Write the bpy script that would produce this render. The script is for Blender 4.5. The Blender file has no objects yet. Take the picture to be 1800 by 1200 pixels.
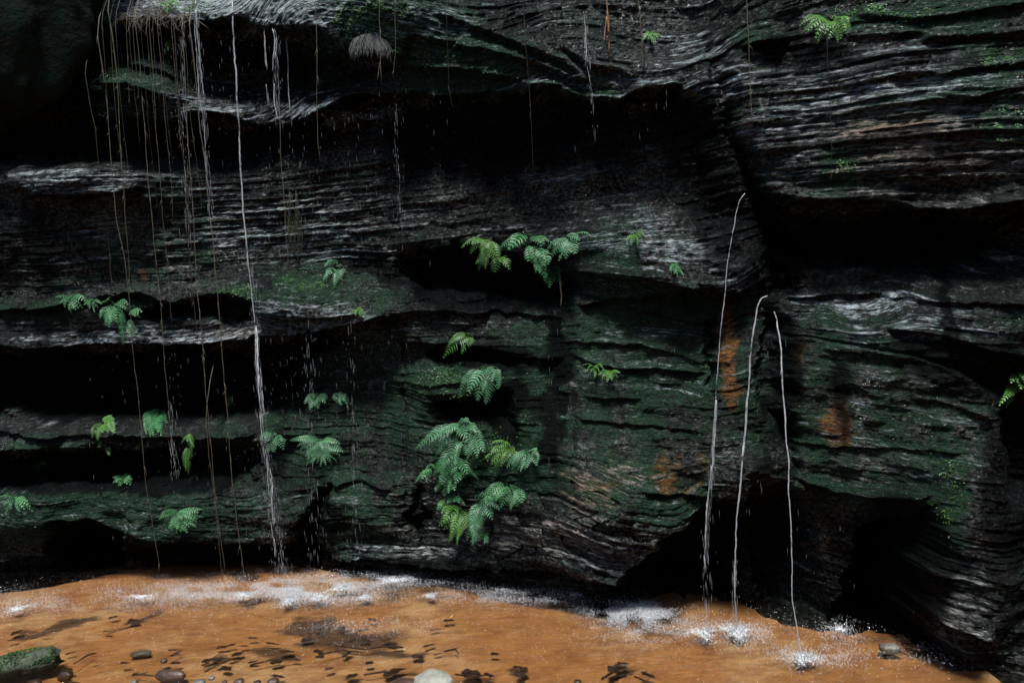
import bpy, math, random
import numpy as np
from mathutils import Vector, Matrix

# ------------------------------------------------------------------ camera, world, light, exposure
sc = bpy.context.scene
COL = sc.collection
F = 1300.0                                   # focal length in photo pixels (photo 1800 x 1200)
CAM = np.array([0.0, -6.5, 2.5])
PITCH, ROLL = math.radians(4.4), 0.06
R0 = np.array([1.0, 0, 0]); U0 = np.array([0, math.sin(PITCH), math.cos(PITCH)])
FW = np.array([0, math.cos(PITCH), -math.sin(PITCH)])
RT = math.cos(ROLL) * R0 - math.sin(ROLL) * U0
UP = math.cos(ROLL) * U0 + math.sin(ROLL) * R0
cd = bpy.data.cameras.new('camera'); cam = bpy.data.objects.new('camera', cd); COL.objects.link(cam)
cd.sensor_width = 36.0; cd.lens = F / 1800.0 * 36.0; cd.clip_end = 500; cd.clip_start = 0.05
m = Matrix(((RT[0], UP[0], -FW[0], CAM[0]), (RT[1], UP[1], -FW[1], CAM[1]), (RT[2], UP[2], -FW[2], CAM[2]), (0, 0, 0, 1)))
cam.matrix_world = m
sc.camera = cam

SUN_DIR = np.array([-0.04, -0.38, 0.92]); SUN_DIR /= np.linalg.norm(SUN_DIR)
w = bpy.data.worlds.new('World'); sc.world = w; w.use_nodes = True
nt = w.node_tree; bg = nt.nodes['Background']
sky = nt.nodes.new('ShaderNodeTexSky'); sky.sky_type = 'NISHITA'; sky.sun_disc = False
sky.sun_elevation = math.asin(SUN_DIR[2]); sky.sun_rotation = math.atan2(SUN_DIR[0], SUN_DIR[1])
nt.links.new(sky.outputs[0], bg.inputs[0]); bg.inputs[1].default_value = 0.07
sd = bpy.data.lights.new('sun', 'SUN'); sun = bpy.data.objects.new('sun', sd); COL.objects.link(sun)
sd.energy = 2.6; sd.angle = math.radians(11); sd.color = (1.0, 0.985, 0.96)
sun.rotation_euler = Vector(SUN_DIR).to_track_quat('Z', 'Y').to_euler(); sun.location = (0, -4, 14)
sc.view_settings.view_transform = 'Standard'; sc.view_settings.look = 'None'
sc.view_settings.gamma = 1.0; sc.view_settings.use_curve_mapping = False
sc.view_settings.exposure = 0.75
sc.render.engine = 'CYCLES'
sc.cycles.transparent_max_bounces = 24; sc.cycles.max_bounces = 6; sc.cycles.diffuse_bounces = 0

rnd = random.Random(7)

# ------------------------------------------------------------------ projection helpers
def project(X, Y, Z):
    dx, dy, dz = X - CAM[0], Y - CAM[1], Z - CAM[2]
    d = dx * FW[0] + dy * FW[1] + dz * FW[2]
    return (900 + F * (dx * RT[0] + dy * RT[1] + dz * RT[2]) / d,
            600 - F * (dx * UP[0] + dy * UP[1] + dz * UP[2]) / d)

def ray(px, py):
    return FW + RT * ((px - 900) / F) - UP * ((py - 600) / F)

def at_y(px, py, Y):
    r = ray(px, py); return CAM + r * ((Y - CAM[1]) / r[1])

def at_z(px, py, z=0.0):
    r = ray(px, py); return CAM + r * ((z - CAM[2]) / r[2])

# ------------------------------------------------------------------ noise
def _hash(ix, iy, seed):
    h = (ix.astype(np.int64) * 374761393 + iy.astype(np.int64) * 668265263 + seed * 1442695041) & 0xFFFFFFFF
    h = ((h ^ (h >> 13)) * 1274126177) & 0xFFFFFFFF
    h = (h ^ (h >> 16)) & 0xFFFFFF
    return h.astype(np.float32) / float(0x7FFFFF) - 1.0

def vn(x, y, seed=0):
    x = np.asarray(x, dtype=np.float64); y = np.asarray(y, dtype=np.float64)
    x0 = np.floor(x); y0 = np.floor(y); fx = (x - x0).astype(np.float32); fy = (y - y0).astype(np.float32)
    ix = x0.astype(np.int64); iy = y0.astype(np.int64)
    sx = fx * fx * fx * (fx * (fx * 6 - 15) + 10); sy = fy * fy * fy * (fy * (fy * 6 - 15) + 10)
    a = _hash(ix, iy, seed); b = _hash(ix + 1, iy, seed); c = _hash(ix, iy + 1, seed); d = _hash(ix + 1, iy + 1, seed)
    return (a + (b - a) * sx) * (1 - sy) + (c + (d - c) * sx) * sy

def fbm(x, y, o=4, seed=0, g=0.5):
    t = 0; a = 1; n = 0
    for k in range(o):
        t = t + a * vn(x * 2 ** k + 17.3 * k, y * 2 ** k - 9.1 * k, seed + k); n += a; a *= g
    return t / n

def sst(a, b, x):
    t = np.clip((x - a) / (b - a), 0, 1); return t * t * (3 - 2 * t)

# ------------------------------------------------------------------ object helpers
def link(o): COL.objects.link(o); return o

def tag(o, label=None, cat=None, group=None, kind=None):
    if label: o['label'] = label
    if cat: o['category'] = cat
    if group: o['group'] = group
    if kind: o['kind'] = kind
    return o

def empty(name, loc, label, cat, group=None):
    o = link(bpy.data.objects.new(name, None)); o.location = loc; o.empty_display_size = 0.1
    return tag(o, label, cat, group)

class MB:
    def __init__(s): s.v = []; s.f = []; s.n = 0
    def add(s, verts, faces):
        s.v.extend([tuple(map(float, p)) for p in verts]); s.f.extend([tuple(i + s.n for i in f) for f in faces]); s.n += len(verts)
    def tube(s, pts, radii, sides=5):
        pts = [np.array(p, float) for p in pts]; vs = []; fs = []
        for i, p in enumerate(pts):
            t = pts[min(i + 1, len(pts) - 1)] - pts[max(i - 1, 0)]; t /= (np.linalg.norm(t) + 1e-9)
            a = np.cross(t, [0.3, 1, 0.1]); a /= (np.linalg.norm(a) + 1e-9); b = np.cross(t, a)
            for k in range(sides):
                an = 2 * math.pi * k / sides
                vs.append(p + radii[i] * (math.cos(an) * a + math.sin(an) * b))
        for i in range(len(pts) - 1):
            for k in range(sides):
                k2 = (k + 1) % sides
                fs.append((i * sides + k, i * sides + k2, (i + 1) * sides + k2, (i + 1) * sides + k))
        fs.append(tuple(range(sides))[::-1]); fs.append(tuple((len(pts) - 1) * sides + k for k in range(sides)))
        s.add(vs, fs)
    def build(s, name, mat, parent=None, smooth=True, origin=None):
        me = bpy.data.meshes.new(name)
        o0 = np.array(origin if origin is not None else (0, 0, 0), float)
        me.from_pydata([tuple(np.array(v) - o0) for v in s.v], [], s.f)
        if smooth: me.polygons.foreach_set('use_smooth', [True] * len(me.polygons))
        me.materials.append(mat); me.update()
        o = link(bpy.data.objects.new(name, me))
        if parent is not None: o.parent = parent
        elif origin is not None: o.location = tuple(o0)
        return o

def np_mesh(name, V, Fq, mat, smooth=True):
    me = bpy.data.meshes.new(name)
    nv, nf, k = len(V), len(Fq), Fq.shape[1]
    me.vertices.add(nv); me.vertices.foreach_set('co', V.astype(np.float32).ravel())
    me.loops.add(nf * k); me.loops.foreach_set('vertex_index', Fq.astype(np.int32).ravel())
    me.polygons.add(nf); me.polygons.foreach_set('loop_start', np.arange(0, nf * k, k, dtype=np.int32))
    try: me.polygons.foreach_set('loop_total', np.full(nf, k, dtype=np.int32))
    except Exception: pass
    me.update(calc_edges=True); me.validate()
    if smooth: me.polygons.foreach_set('use_smooth', np.ones(nf, dtype=bool))
    me.materials.append(mat)
    return link(bpy.data.objects.new(name, me))

def grid_faces(nr, nc):
    i = np.arange((nr - 1) * (nc - 1)); r = i // (nc - 1); c = i % (nc - 1); a = r * nc + c
    return np.stack([a, a + 1, a + nc + 1, a + nc], 1)

def set_attr(o, name, rgba):
    at = o.data.color_attributes.new(name, 'FLOAT_COLOR', 'POINT'); at.data.foreach_set('color', rgba.astype(np.float32).ravel())

# ------------------------------------------------------------------ material helpers
def new_mat(name):
    mt = bpy.data.materials.new(name); mt.use_nodes = True; t = mt.node_tree
    return mt, t, t.nodes['Principled BSDF']

def nd(t, kind, **kw):
    n = t.nodes.new(kind)
    for k, v in kw.items():
        if hasattr(n, k): setattr(n, k, v)
    return n

def mixc(t, fac, a, b):
    n = t.nodes.new('ShaderNodeMix'); n.data_type = 'RGBA'
    for s, v in ((n.inputs[0], fac), (n.inputs[6], a), (n.inputs[7], b)):
        if isinstance(v, (int, float)): s.default_value = v
        elif isinstance(v, tuple): s.default_value = v if len(v) == 4 else (*v, 1)
        else: t.links.new(v, s)
    return n.outputs[2]

def mth(t, op, a, b=0.0, clamp=False):
    n = t.nodes.new('ShaderNodeMath'); n.operation = op; n.use_clamp = clamp
    for s, v in ((n.inputs[0], a), (n.inputs[1], b)):
        if isinstance(v, (int, float)): s.default_value = v
        else: t.links.new(v, s)
    return n.outputs[0]

def noise_node(t, scale, stretch=(1, 1, 1), detail=4, rough=0.6):
    tc = t.nodes.new('ShaderNodeTexCoord'); mp = t.nodes.new('ShaderNodeMapping'); mp.inputs['Scale'].default_value = stretch
    n = t.nodes.new('ShaderNodeTexNoise'); n.inputs['Scale'].default_value = scale; n.inputs['Detail'].default_value = detail
    n.inputs['Roughness'].default_value = rough
    t.links.new(tc.outputs['Object'], mp.inputs[0]); t.links.new(mp.outputs[0], n.inputs['Vector'])
    return n.outputs['Fac']

def ramp(t, v, a, b):
    n = t.nodes.new('ShaderNodeMapRange'); n.inputs[1].default_value = a; n.inputs[2].default_value = b
    t.links.new(v, n.inputs[0]); return n.outputs[0]

def bump(t, p, h, strength, dist):
    b = t.nodes.new('ShaderNodeBump'); b.inputs['Strength'].default_value = strength; b.inputs['Distance'].default_value = dist
    t.links.new(h, b.inputs['Height']); t.links.new(b.outputs[0], p.inputs['Normal']); return b

def simple(name, c1, c2, scale=30, rough=0.6, bs=0.4, bd=0.004, stretch=(1, 1, 1), spec=0.5):
    mt, t, p = new_mat(name)
    n = noise_node(t, scale, stretch); t.links.new(mixc(t, ramp(t, n, .35, .65), c1, c2), p.inputs['Base Color'])
    p.inputs['Roughness'].default_value = rough; p.inputs['Specular IOR Level'].default_value = spec
    bump(t, p, noise_node(t, scale * 3, stretch), bs, bd); return mt

# ------------------------------------------------------------------ cliff: nominal foot line
foot = [(-700, 1040), (-350, 1020), (0, 1000), (250, 985), (500, 968), (700, 985), (900, 1008), (1100, 1040), (1300, 1065),
        (1500, 1100), (1700, 1150), (1900, 1205)]
FP = np.array([at_z(x, y)[:2] for x, y in foot])
FP = np.vstack([[FP[0][0] - 4, FP[0][1] + 0.4], FP, [FP[-1][0] + 4, FP[-1][1] - 2.0]])
_xs = np.linspace(FP[0][0], FP[-1][0], 600); _ys = np.interp(_xs, FP[:, 0], FP[:, 1])
_k = np.exp(-np.linspace(-2, 2, 61) ** 2); _k /= _k.sum()
_ys = np.convolve(np.pad(_ys, 30, mode='edge'), _k, 'valid')
def Y0(x): return np.interp(x, _xs, _ys)

def axis(a, b, c, d, coarse, f0, f1):
    fine = [b]
    while fine[-1] < c: fine.append(fine[-1] + f0 + (f1 - f0) * (fine[-1] - b) / (c - b))
    lo = []; x = b; s = f0
    while x > a: s = min(s * 1.25, coarse); x -= s; lo.append(x)
    hi = []; x = fine[-1]; s = f1
    while x < d: s = min(s * 1.25, coarse); x += s; hi.append(x)
    return np.array(lo[::-1] + fine + hi)
XS = axis(-11, -5.5, 3.75, 9.5, 0.15, 0.0100, 0.0072)
ZS = axis(-0.6, -0.05, 5.75, 8.5, 0.15, 0.0064, 0.0072)
GX, GZ = np.meshgrid(XS, ZS); GY0 = Y0(GX)
print('grid', GX.shape)

wob1 = fbm(GX * 1.6, GZ * 1.6, 4, 11); wob2 = fbm(GX * 5, GZ * 9, 4, 23); wob3 = fbm(GX * 16, GZ * 28, 3, 37)
_pc = {}
def planes(a):
    a = round(a, 1)
    if a not in _pc: _pc[a] = project(GX, GY0 - a, GZ)
    return _pc[a]

def polysd(PX, PY, poly):
    d = np.full(PX.shape, 1e9); ins = np.zeros(PX.shape, bool); n = len(poly)
    for i in range(n):
        x1, y1 = poly[i]; x2, y2 = poly[(i + 1) % n]
        ex, ey = x2 - x1, y2 - y1; t = np.clip(((PX - x1) * ex + (PY - y1) * ey) / (ex * ex + ey * ey), 0, 1)
        d = np.minimum(d, np.hypot(PX - x1 - t * ex, PY - y1 - t * ey))
        c = ((y1 > PY) != (y2 > PY)) & (PX < ex * (PY - y1) / (ey + 1e-9) + x1); ins ^= c
    return np.where(ins, d, -d)

def gauss(PX, PY, cx, cy, rx, ry, ang=0.0):
    c, s = math.cos(math.radians(ang)), math.sin(math.radians(ang)); x = PX - cx; y = PY - cy
    u = (x * c + y * s) / rx; v = (-x * s + y * c) / ry
    return np.exp(-(u * u + v * v) ** 1.5)

P = np.zeros_like(GX)          # protrusion towards the stream
# bulges (px, py, rx, ry, angle, amount)
for b in [(500, 30, 270, 60, 2, .34), (380, 190, 300, 34, 2, .22), (140, 322, 150, 34, 2, .16), (230, 768, 300, 30, 0, .30), (230, 125, 110, 60, 0, .46), (800, 60, 300, 120, 12, .34), (1500, 230, 420, 190, 0, .28), (1170, 450, 190, 75, 6, .34),
          (540, 530, 130, 50, 6, .20), (330, 550, 330, 60, -3, .26), (280, 400, 330, 110, 0, .22), (200, 900, 420, 80, 0, .45),
          (800, 880, 360, 190, 0, .30), (1120, 760, 230, 240, 0, .28), (800, 672, 70, 45, 0, .22), (1560, 740, 240, 190, 8, .28),
          (1690, 1020, 120, 190, 5, .30), (150, 320, 170, 35, 3, .18), (1050, 930, 200, 110, 20, .22), (700, 560, 200, 60, 0, .12),
          (1040, 150, 260, 60, 5, .15), (60, 780, 160, 40, 0, .12), (1330, 830, 90, 60, 0, .15), (1700, 560, 220, 60, 0, .12)]:
    PX, PY = planes(b[5] * .6); P += b[5] * gauss(PX + 22 * wob1, PY + 18 * wob1, *b[:5])
P += 0.09 * wob1 + 0.035 * wob2
# hollows: polygon, depth, softness px
HOL = [([(130, 50), (340, 48), (420, 55), (600, 85), (700, 105), (660, 150), (600, 145), (520, 190), (330, 172), (200, 150), (120, 110)], .22, 26),
       ([(-40, 215), (120, 212), (300, 214), (480, 226), (600, 205), (650, 180), (720, 240), (640, 250), (420, 300), (250, 300), (-40, 290)], .20, 24),
       ([(640, 172), (800, 168), (960, 166), (1100, 158), (1250, 165), (1290, 230), (1280, 420), (1200, 400), (1180, 240), (1040, 225), (960, 330), (700, 320), (640, 240)], .28, 85),
       ([(-200, 622), (200, 614), (440, 606), (560, 600), (640, 575), (560, 640), (540, 740), (250, 745), (-200, 735)], .62, 26),
       ([(-200, 800), (120, 790), (330, 780), (470, 800), (460, 860), (250, 862), (-200, 872)], .40, 22),
       ([(690, 440), (820, 428), (900, 440), (1000, 440), (1020, 500), (1010, 560), (900, 548), (740, 545), (700, 500)], .45, 30),
       ([(745, 612), (860, 614), (945, 632), (880, 655), (830, 645), (770, 650)], .26, 14),
       ([(760, 702), (830, 700), (880, 690), (918, 700), (915, 765), (870, 760), (800, 742)], .26, 16),
       ([(1085, 1050), (1112, 1010), (1175, 945), (1240, 892), (1290, 870), (1320, 930), (1330, 1040), (1340, 1100), (1200, 1100)], .9, 24), ([(1290, 870), (1330, 838), (1390, 835), (1420, 900), (1440, 1000), (1480, 1100), (1310, 1100)], .34, 30),
       ([(1440, 1110), (1480, 1000), (1510, 930), (1560, 905), (1640, 885), (1665, 950), (1630, 1010), (1620, 1080), (1700, 1165), (1650, 1200)], 1.3, 36),
       ([(1340, 372), (1480, 366), (1640, 378), (1900, 356), (2000, 480), (1800, 500), (1620, 498), (1420, 470), (1340, 440)], .36, 34),
       ([(1620, 630), (1700, 665), (1765, 712), (1775, 900), (1990, 960), (1990, 650), (1800, 640)], .32, 30),
       ([(88, 985), (100, 925), (150, 912), (200, 930), (225, 1000), (90, 1010)], .55, 16),
       ([(1235, 80), (1280, 90), (1320, 220), (1365, 340), (1400, 430), (1405, 530), (1345, 530), (1330, 430), (1290, 300), (1255, 200)], .20, 26),
       ([(1235, 560), (1262, 560), (1262, 700), (1240, 680)], .10, 8), ([(1395, 560), (1345, 540), (1330, 700), (1400, 830), (1405, 680)], .14, 14),
       ([(510, 965), (560, 860), (600, 850), (575, 930), (570, 985), (505, 985)], .25, 14), ([(715, 930), (730, 850), (748, 860), (742, 940)], .15, 10),
       ([(380, 525), (440, 528), (450, 556), (380, 562), (250, 568), (170, 560), (170, 548)], .25, 10)]
for poly, dep, soft in HOL:
    PX, PY = project(GX, GY0 - P, GZ); sdv = polysd(PX + 24 * wob1 + 14 * wob2 + 6 * wob3, PY + 12 * wob1 + 9 * wob2 + 4 * wob3, poly)
    P -= dep * sst(-6, soft * 1.9, sdv)
# ledges: lip polyline, amount above lip, undercut, ramp height px, recovery px
LED = [([(120, 60), (200, 36), (260, 32), (350, 40), (420, 28), (445, 46), (560, 44), (600, 78), (690, 95), (720, 100)], .20, .16, 60, 30),
       ([(60, 165), (110, 190), (160, 206), (300, 210), (335, 196), (400, 204), (470, 222), (525, 212), (590, 176), (620, 160)], .20, .14, 34, 30),
       ([(150, 150), (170, 143), (220, 146), (260, 158), (300, 170)], .06, .06, 12, 10), ([(110, 118), (200, 105), (300, 130), (320, 140)], .06, .06, 18, 12),
       ([(590, 172), (640, 164), (730, 160), (760, 168), (900, 160), (960, 148), (1030, 168), (1090, 172), (1130, 150), (1210, 138)], .14, .22, 22, 40),
       ([(600, 125), (700, 118), (800, 120), (880, 130), (930, 148), (1000, 150)], .08, .10, 16, 16),
       ([(700, 60), (800, 75), (900, 95), (1000, 130), (1050, 140)], .07, .07, 20, 16), ([(760, 20), (850, 50), (950, 90), (1030, 125)], .07, .08, 20, 16),
       ([(980, 75), (1040, 112), (1120, 128)], .06, .08, 14, 14),
       ([(40, 335), (120, 345), (200, 338), (250, 325)], .12, .14, 28, 20), ([(-100, 545), (40, 545), (150, 528), (240, 512), (330, 545)], .10, .14, 22, 16),
       ([(-300, 606), (0, 610), (120, 614), (240, 604), (400, 602), (445, 590), (520, 588), (600, 577), (650, 560), (700, 555)], .20, .24, 28, 30),
       ([(430, 552), (500, 562), (560, 558), (640, 548)], .10, .06, 40, 8), ([(240, 548), (300, 540), (335, 545)], .08, .08, 20, 12),
       ([(-200, 700), (0, 760), (90, 772), (200, 765), (330, 770), (450, 765)], .08, .12, 24, 20), ([(-200, 800), (0, 795), (90, 786), (110, 782)], .08, .1, 16, 14),
       ([(690, 600), (780, 606), (860, 612), (940, 628), (1000, 632)], .08, .10, 26, 12), ([(680, 548), (760, 545), (900, 550), (1000, 560)], .05, .05, 22, 14),
       ([(1010, 534), (1060, 528), (1150, 516), (1220, 514), (1245, 530)], .08, .10, 16, 14), ([(1000, 474), (1100, 486), (1200, 505), (1330, 524)], .10, .08, 30, 12),
       ([(1000, 505), (1080, 530), (1180, 560), (1250, 575)], .05, .05, 12, 10), ([(1000, 622), (1060, 640), (1130, 648), (1250, 660)], .05, .06, 10, 12),
       ([(1020, 700), (1100, 700), (1140, 704)], .03, .05, 12, 10), ([(1000, 600), (1120, 603), (1240, 640)], .03, .04, 12, 10), ([(1000, 730), (1120, 745), (1240, 760)], .03, .03, 10, 10),
       ([(1330, 340), (1440, 350), (1560, 352), (1620, 368), (1680, 372), (1790, 352), (1990, 330)], .14, .20, 34, 34),
       ([(1480, 62), (1600, 58), (1700, 64), (1850, 50)], .05, .06, 12, 20), ([(1500, 24), (1620, 32), (1700, 20), (1820, 2)], .05, .05, 16, 14),
       ([(1300, 82), (1330, 70), (1400, 66)], .08, .1, 20, 14), ([(1560, 130), (1660, 128), (1800, 112), (1900, 100)], .04, .06, 30, 16),
       ([(1640, 160), (1700, 172), (1810, 150)], .05, .05, 12, 10), ([(1640, 408), (1700, 424), (1800, 456), (1900, 480)], .12, .08, 16, 14),
       ([(1620, 438), (1700, 462), (1790, 490)], .06, .06, 14, 12), ([(1370, 524), (1500, 520), (1640, 530), (1800, 536), (1950, 530)], .06, .03, 16, 8),
       ([(1560, 575), (1650, 590), (1800, 628), (1900, 640)], .06, .10, 20, 14), ([(1385, 588), (1450, 600), (1560, 618), (1650, 640), (1700, 662), (1730, 690)], -.02, -.10, 10, 14),
       ([(1600, 700), (1700, 720), (1760, 740)], .04, .04, 12, 10), ([(1400, 780), (1560, 790), (1700, 800)], .03, .03, 12, 10),
       ([(1400, 845), (1500, 870), (1600, 880), (1650, 876)], .05, .06, 20, 12),
       ([(560, 975), (700, 985), (800, 1000), (900, 1003), (1000, 1012), (1080, 1022), (1110, 1010)], .12, .22, 30, 30),
       ([(-300, 985), (0, 985), (90, 978), (120, 960)], .12, .2, 30, 24), ([(210, 945), (300, 955), (450, 955), (560, 960)], .10, .2, 30, 24),
       ([(1560, 985), (1640, 1010), (1700, 1025)], .05, .06, 20, 12), ([(1600, 1080), (1700, 1112), (1775, 1140)], .12, .22, 40, 24),
       ([(560, 850), (620, 845), (700, 860)], .05, .08, 20, 14), ([(1120, 860), (1200, 870), (1300, 878), (1340, 860)], .04, .05, 14, 12)]
for pl, a, u, ht, hb in LED:
    PX, PY = project(GX, GY0 - P - .8 * max(a, 0), GZ); xs = [p[0] for p in pl]; ys = [p[1] for p in pl]
    L = np.interp(PX, xs, ys) + 6 * wob2 + 3 * wob3 + 5 * wob1
    env = sst(xs[0], xs[0] + 30, PX) * (1 - sst(xs[-1] - 30, xs[-1], PX)) * (0.78 + 0.4 * wob2)
    s = L - PY
    up = a * np.clip(1 - s / ht, 0, 1) ** 1.3; dn = -u * np.exp(np.minimum(s, 0) / hb)
    tt = sst(-4, 1, s); P += env * (up * tt + dn * (1 - tt))

# ------------------------------------------------------------------ bedding laminae
PX, PY = project(GX, GY0 - np.clip(P, -.3, .6), GZ)
# dip control (px, py, radius, slope down-right in image)
DIP = [(750, 70, 260, .22), (1050, 90, 180, .16), (300, 130, 200, .10), (300, 380, 260, -.04), (560, 340, 180, -.10), (850, 360, 240, -.08), (1100, 300, 200, -.14),
       (1550, 250, 300, -.05), (1650, 90, 200, -.06), (1400, 150, 140, -.03), (100, 560, 200, .00), (520, 520, 110, .20), (150, 720, 250, -.03), (150, 920, 250, .03),
       (650, 500, 110, .22), (650, 760, 160, .06), (850, 580, 140, .03), (1120, 480, 140, .14), (1120, 700, 190, .08), (1050, 930, 160, .26), (850, 930, 150, .06),
       (1650, 440, 160, .28), (1450, 560, 130, .10), (1700, 580, 130, .06), (1550, 760, 220, .12), (1450, 900, 130, .20), (1700, 950, 150, .12), (1330, 850, 100, .10)]
ws = 0; sl = 0
pxs = 6.2 / F
for cx, cy, r, k in DIP:
    g = np.exp(-(((PX + 30 * wob1 - cx) ** 2 + 2.2 * (PY + 20 * wob1 - cy) ** 2) / (r * r)) * 1.6) + 1e-9
    k = k + .06 + (500 - .06 * (cx - 900) - cy) * .31 / F * min(1, max(0, (cx - 400) / 300))
    g = g ** 1.15; ws = ws + g; sl = sl + g * (k * 320 * np.tanh((PX - cx) / 320) * pxs)
S = GZ + sl / ws + 0.040 * wob1 + 0.008 * wob2 + 0.0034 * wob3
# lamination strength
A = 0.62 + 0.3 * wob1
for cx, cy, rx, ry, an, v in [(1560, 220, 360, 170, 0, .85), (500, 350, 400, 90, -5, .45), (1090, 650, 170, 150, 0, -.50), (1560, 750, 240, 130, 0, -.60), (1150, 450, 160, 40, 5, -.5),
                              (540, 530, 110, 40, 0, -.3), (400, 10, 250, 40, 0, -.4), (150, 920, 250, 60, 0, -.35), (1120, 800, 120, 90, 0, -.2), (1050, 950, 140, 60, 0, .3)]:
    A += v * gauss(PX, PY, cx, cy, rx, ry, an)
A = np.clip(A, .12, 1.5)
def lam(S, sp, seed, lipw=.16):
    q = S / sp; k = np.floor(q); f = q - k
    # irregular bed thickness
    amp = 0.5 + 0.5 * vn(k * 7.13 + 0.5, GX * 1.1 / math.sqrt(sp * 10), seed)
    br = 0.62 + 0.35 * vn(k * 3.7 + .5, GX * 0.5 / sp ** .8, seed + 5) + 0.35 * vn(k * 5.3 + .5, GX * 1.3 / sp ** .8, seed + 9)
    prof = np.where(f < lipw, f / lipw, (.25 * (1 - f) / (1 - lipw) + .75 * np.clip((1 - f) / (1 - lipw), 0, 1) ** 3))
    return prof * np.clip(amp * br, 0, 2)
P += A * (0.036 * lam(S, .19, 101, .06) + 0.044 * lam(S + .008 * vn(GX * 2, GZ * 5, 77), .061, 131, .14) + 0.026 * lam(S + .005 * vn(GX * 5, GZ * 9, 78), .033, 161, .22))
# vertical joints / blocky fracture
J = vn(GX * 6 + .8 * vn(GX * 2, GZ * 7, 5), np.floor(S / .14) * 5.3, 201)
Jm = 0.05 + .9 * gauss(PX, PY, 1050, 950, 170, 80, 15) + .5 * gauss(PX, PY, 850, 920, 180, 90, 0)
P += 0.022 * np.where(J > 0, 1, 0) * Jm
P -= 0.03 * np.exp(-(np.abs(J) / .05) ** 2) * Jm
P += 0.006 * wob3 + 0.003 * fbm(GX * 60, GZ * 90, 2, 51)
# falling-water grooves and polished streaks
for xa, ya, xb, yb, wd, dp in [(965, 545, 985, 880, 14, .03), (1000, 540, 1010, 900, 5, .03), (710, 600, 712, 880, 4, .03), (1365, 560, 1400, 830, 18, .05), (880, 690, 900, 780, 22, .05), (1268, 545, 1290, 700, 12, -.02)]:
    xc = xa + (PY - ya) * (xb - xa) / (yb - ya) + 6 * wob1
    P -= dp * np.exp(-((PX - xc) / wd) ** 2) * sst(ya - 30, ya + 10, PY) * (1 - sst(yb - 10, yb + 30, PY))
# keep the far margin and the top rim sensible
edge = sst(5.8, 8.4, GZ); P = P * (1 - .4 * edge) - 1.2 * edge
YS = GY0 - P
PX, PY = project(GX, YS, GZ)

# ------------------------------------------------------------------ colour masks (rock cover, plus shade painted black into the hollows)
def paint(lst, base, br=.8, sh=1.0):
    m_ = np.full(PX.shape, float(base))
    for cx, cy, rx, ry, an, v in lst: m_ += v * gauss(PX + 26 * wob2 * sh, PY + 14 * wob2 * sh, cx, cy, rx, ry, an)
    return m_
pale = paint([(430, 12, 320, 48, 3, 1.3), (660, 80, 60, 28, 10, 1.1), (720, 35, 120, 50, 15, .5), (380, 196, 240, 22, 2, .8), (560, 190, 60, 30, -30, .7), (130, 320, 120, 26, 0, .75),
              (190, 380, 45, 60, 0, .75), (330, 450, 130, 60, 0, .42), (500, 545, 150, 34, 5, .6), (330, 590, 330, 18, -2, .75), (620, 35, 50, 50, 0, .35),
              (1180, 435, 170, 42, 5, .75), (1300, 480, 70, 30, 10, .4), (1080, 150, 170, 24, 5, .5), (900, 150, 200, 10, 0, .3), (1240, 100, 90, 70, 0, .35),
              (1600, 250, 290, 120, 0, .68), (1550, 120, 330, 90, 0, .38), (1700, 435, 120, 14, 15, .6), (1600, 560, 200, 45, 4, .55), (1450, 530, 90, 12, 0, .45),
              (1080, 830, 90, 45, 0, .30), (1000, 960, 180, 65, 12, .50), (1090, 1000, 60, 30, 10, .4), (640, 900, 80, 60, 0, .18), (700, 970, 130, 24, 0, .35),
              (1690, 1060, 60, 90, 10, .6), (1040, 280, 200, 70, -8, .36), (640, 370, 200, 60, -4, .3), (90, 760, 80, 14, 0, .3), (660, 640, 80, 60, 0, .22),
              (1000, 700, 60, 40, 0, .25), (1140, 610, 110, 40, 0, .15), (1340, 620, 40, 60, 0, .3), (1680, 700, 110, 60, 15, .15), (1290, 800, 60, 40, 0, .4),
              (230, 265, 100, 20, 0, .15), (900, 560, 90, 30, 0, .15), (500, 600, 70, 10, 0, .3), (500, 390, 200, 60, 0, .3), (1560, 740, 200, 120, 8, .22), (1120, 640, 150, 120, 0, .22), (1180, 900, 120, 60, 10, .25), (1070, 850, 70, 36, 0, .55), (1500, 820, 80, 50, 0, .25), (150, 920, 200, 50, 0, .2), (800, 940, 250, 50, 3, .25)], .04)
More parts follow.
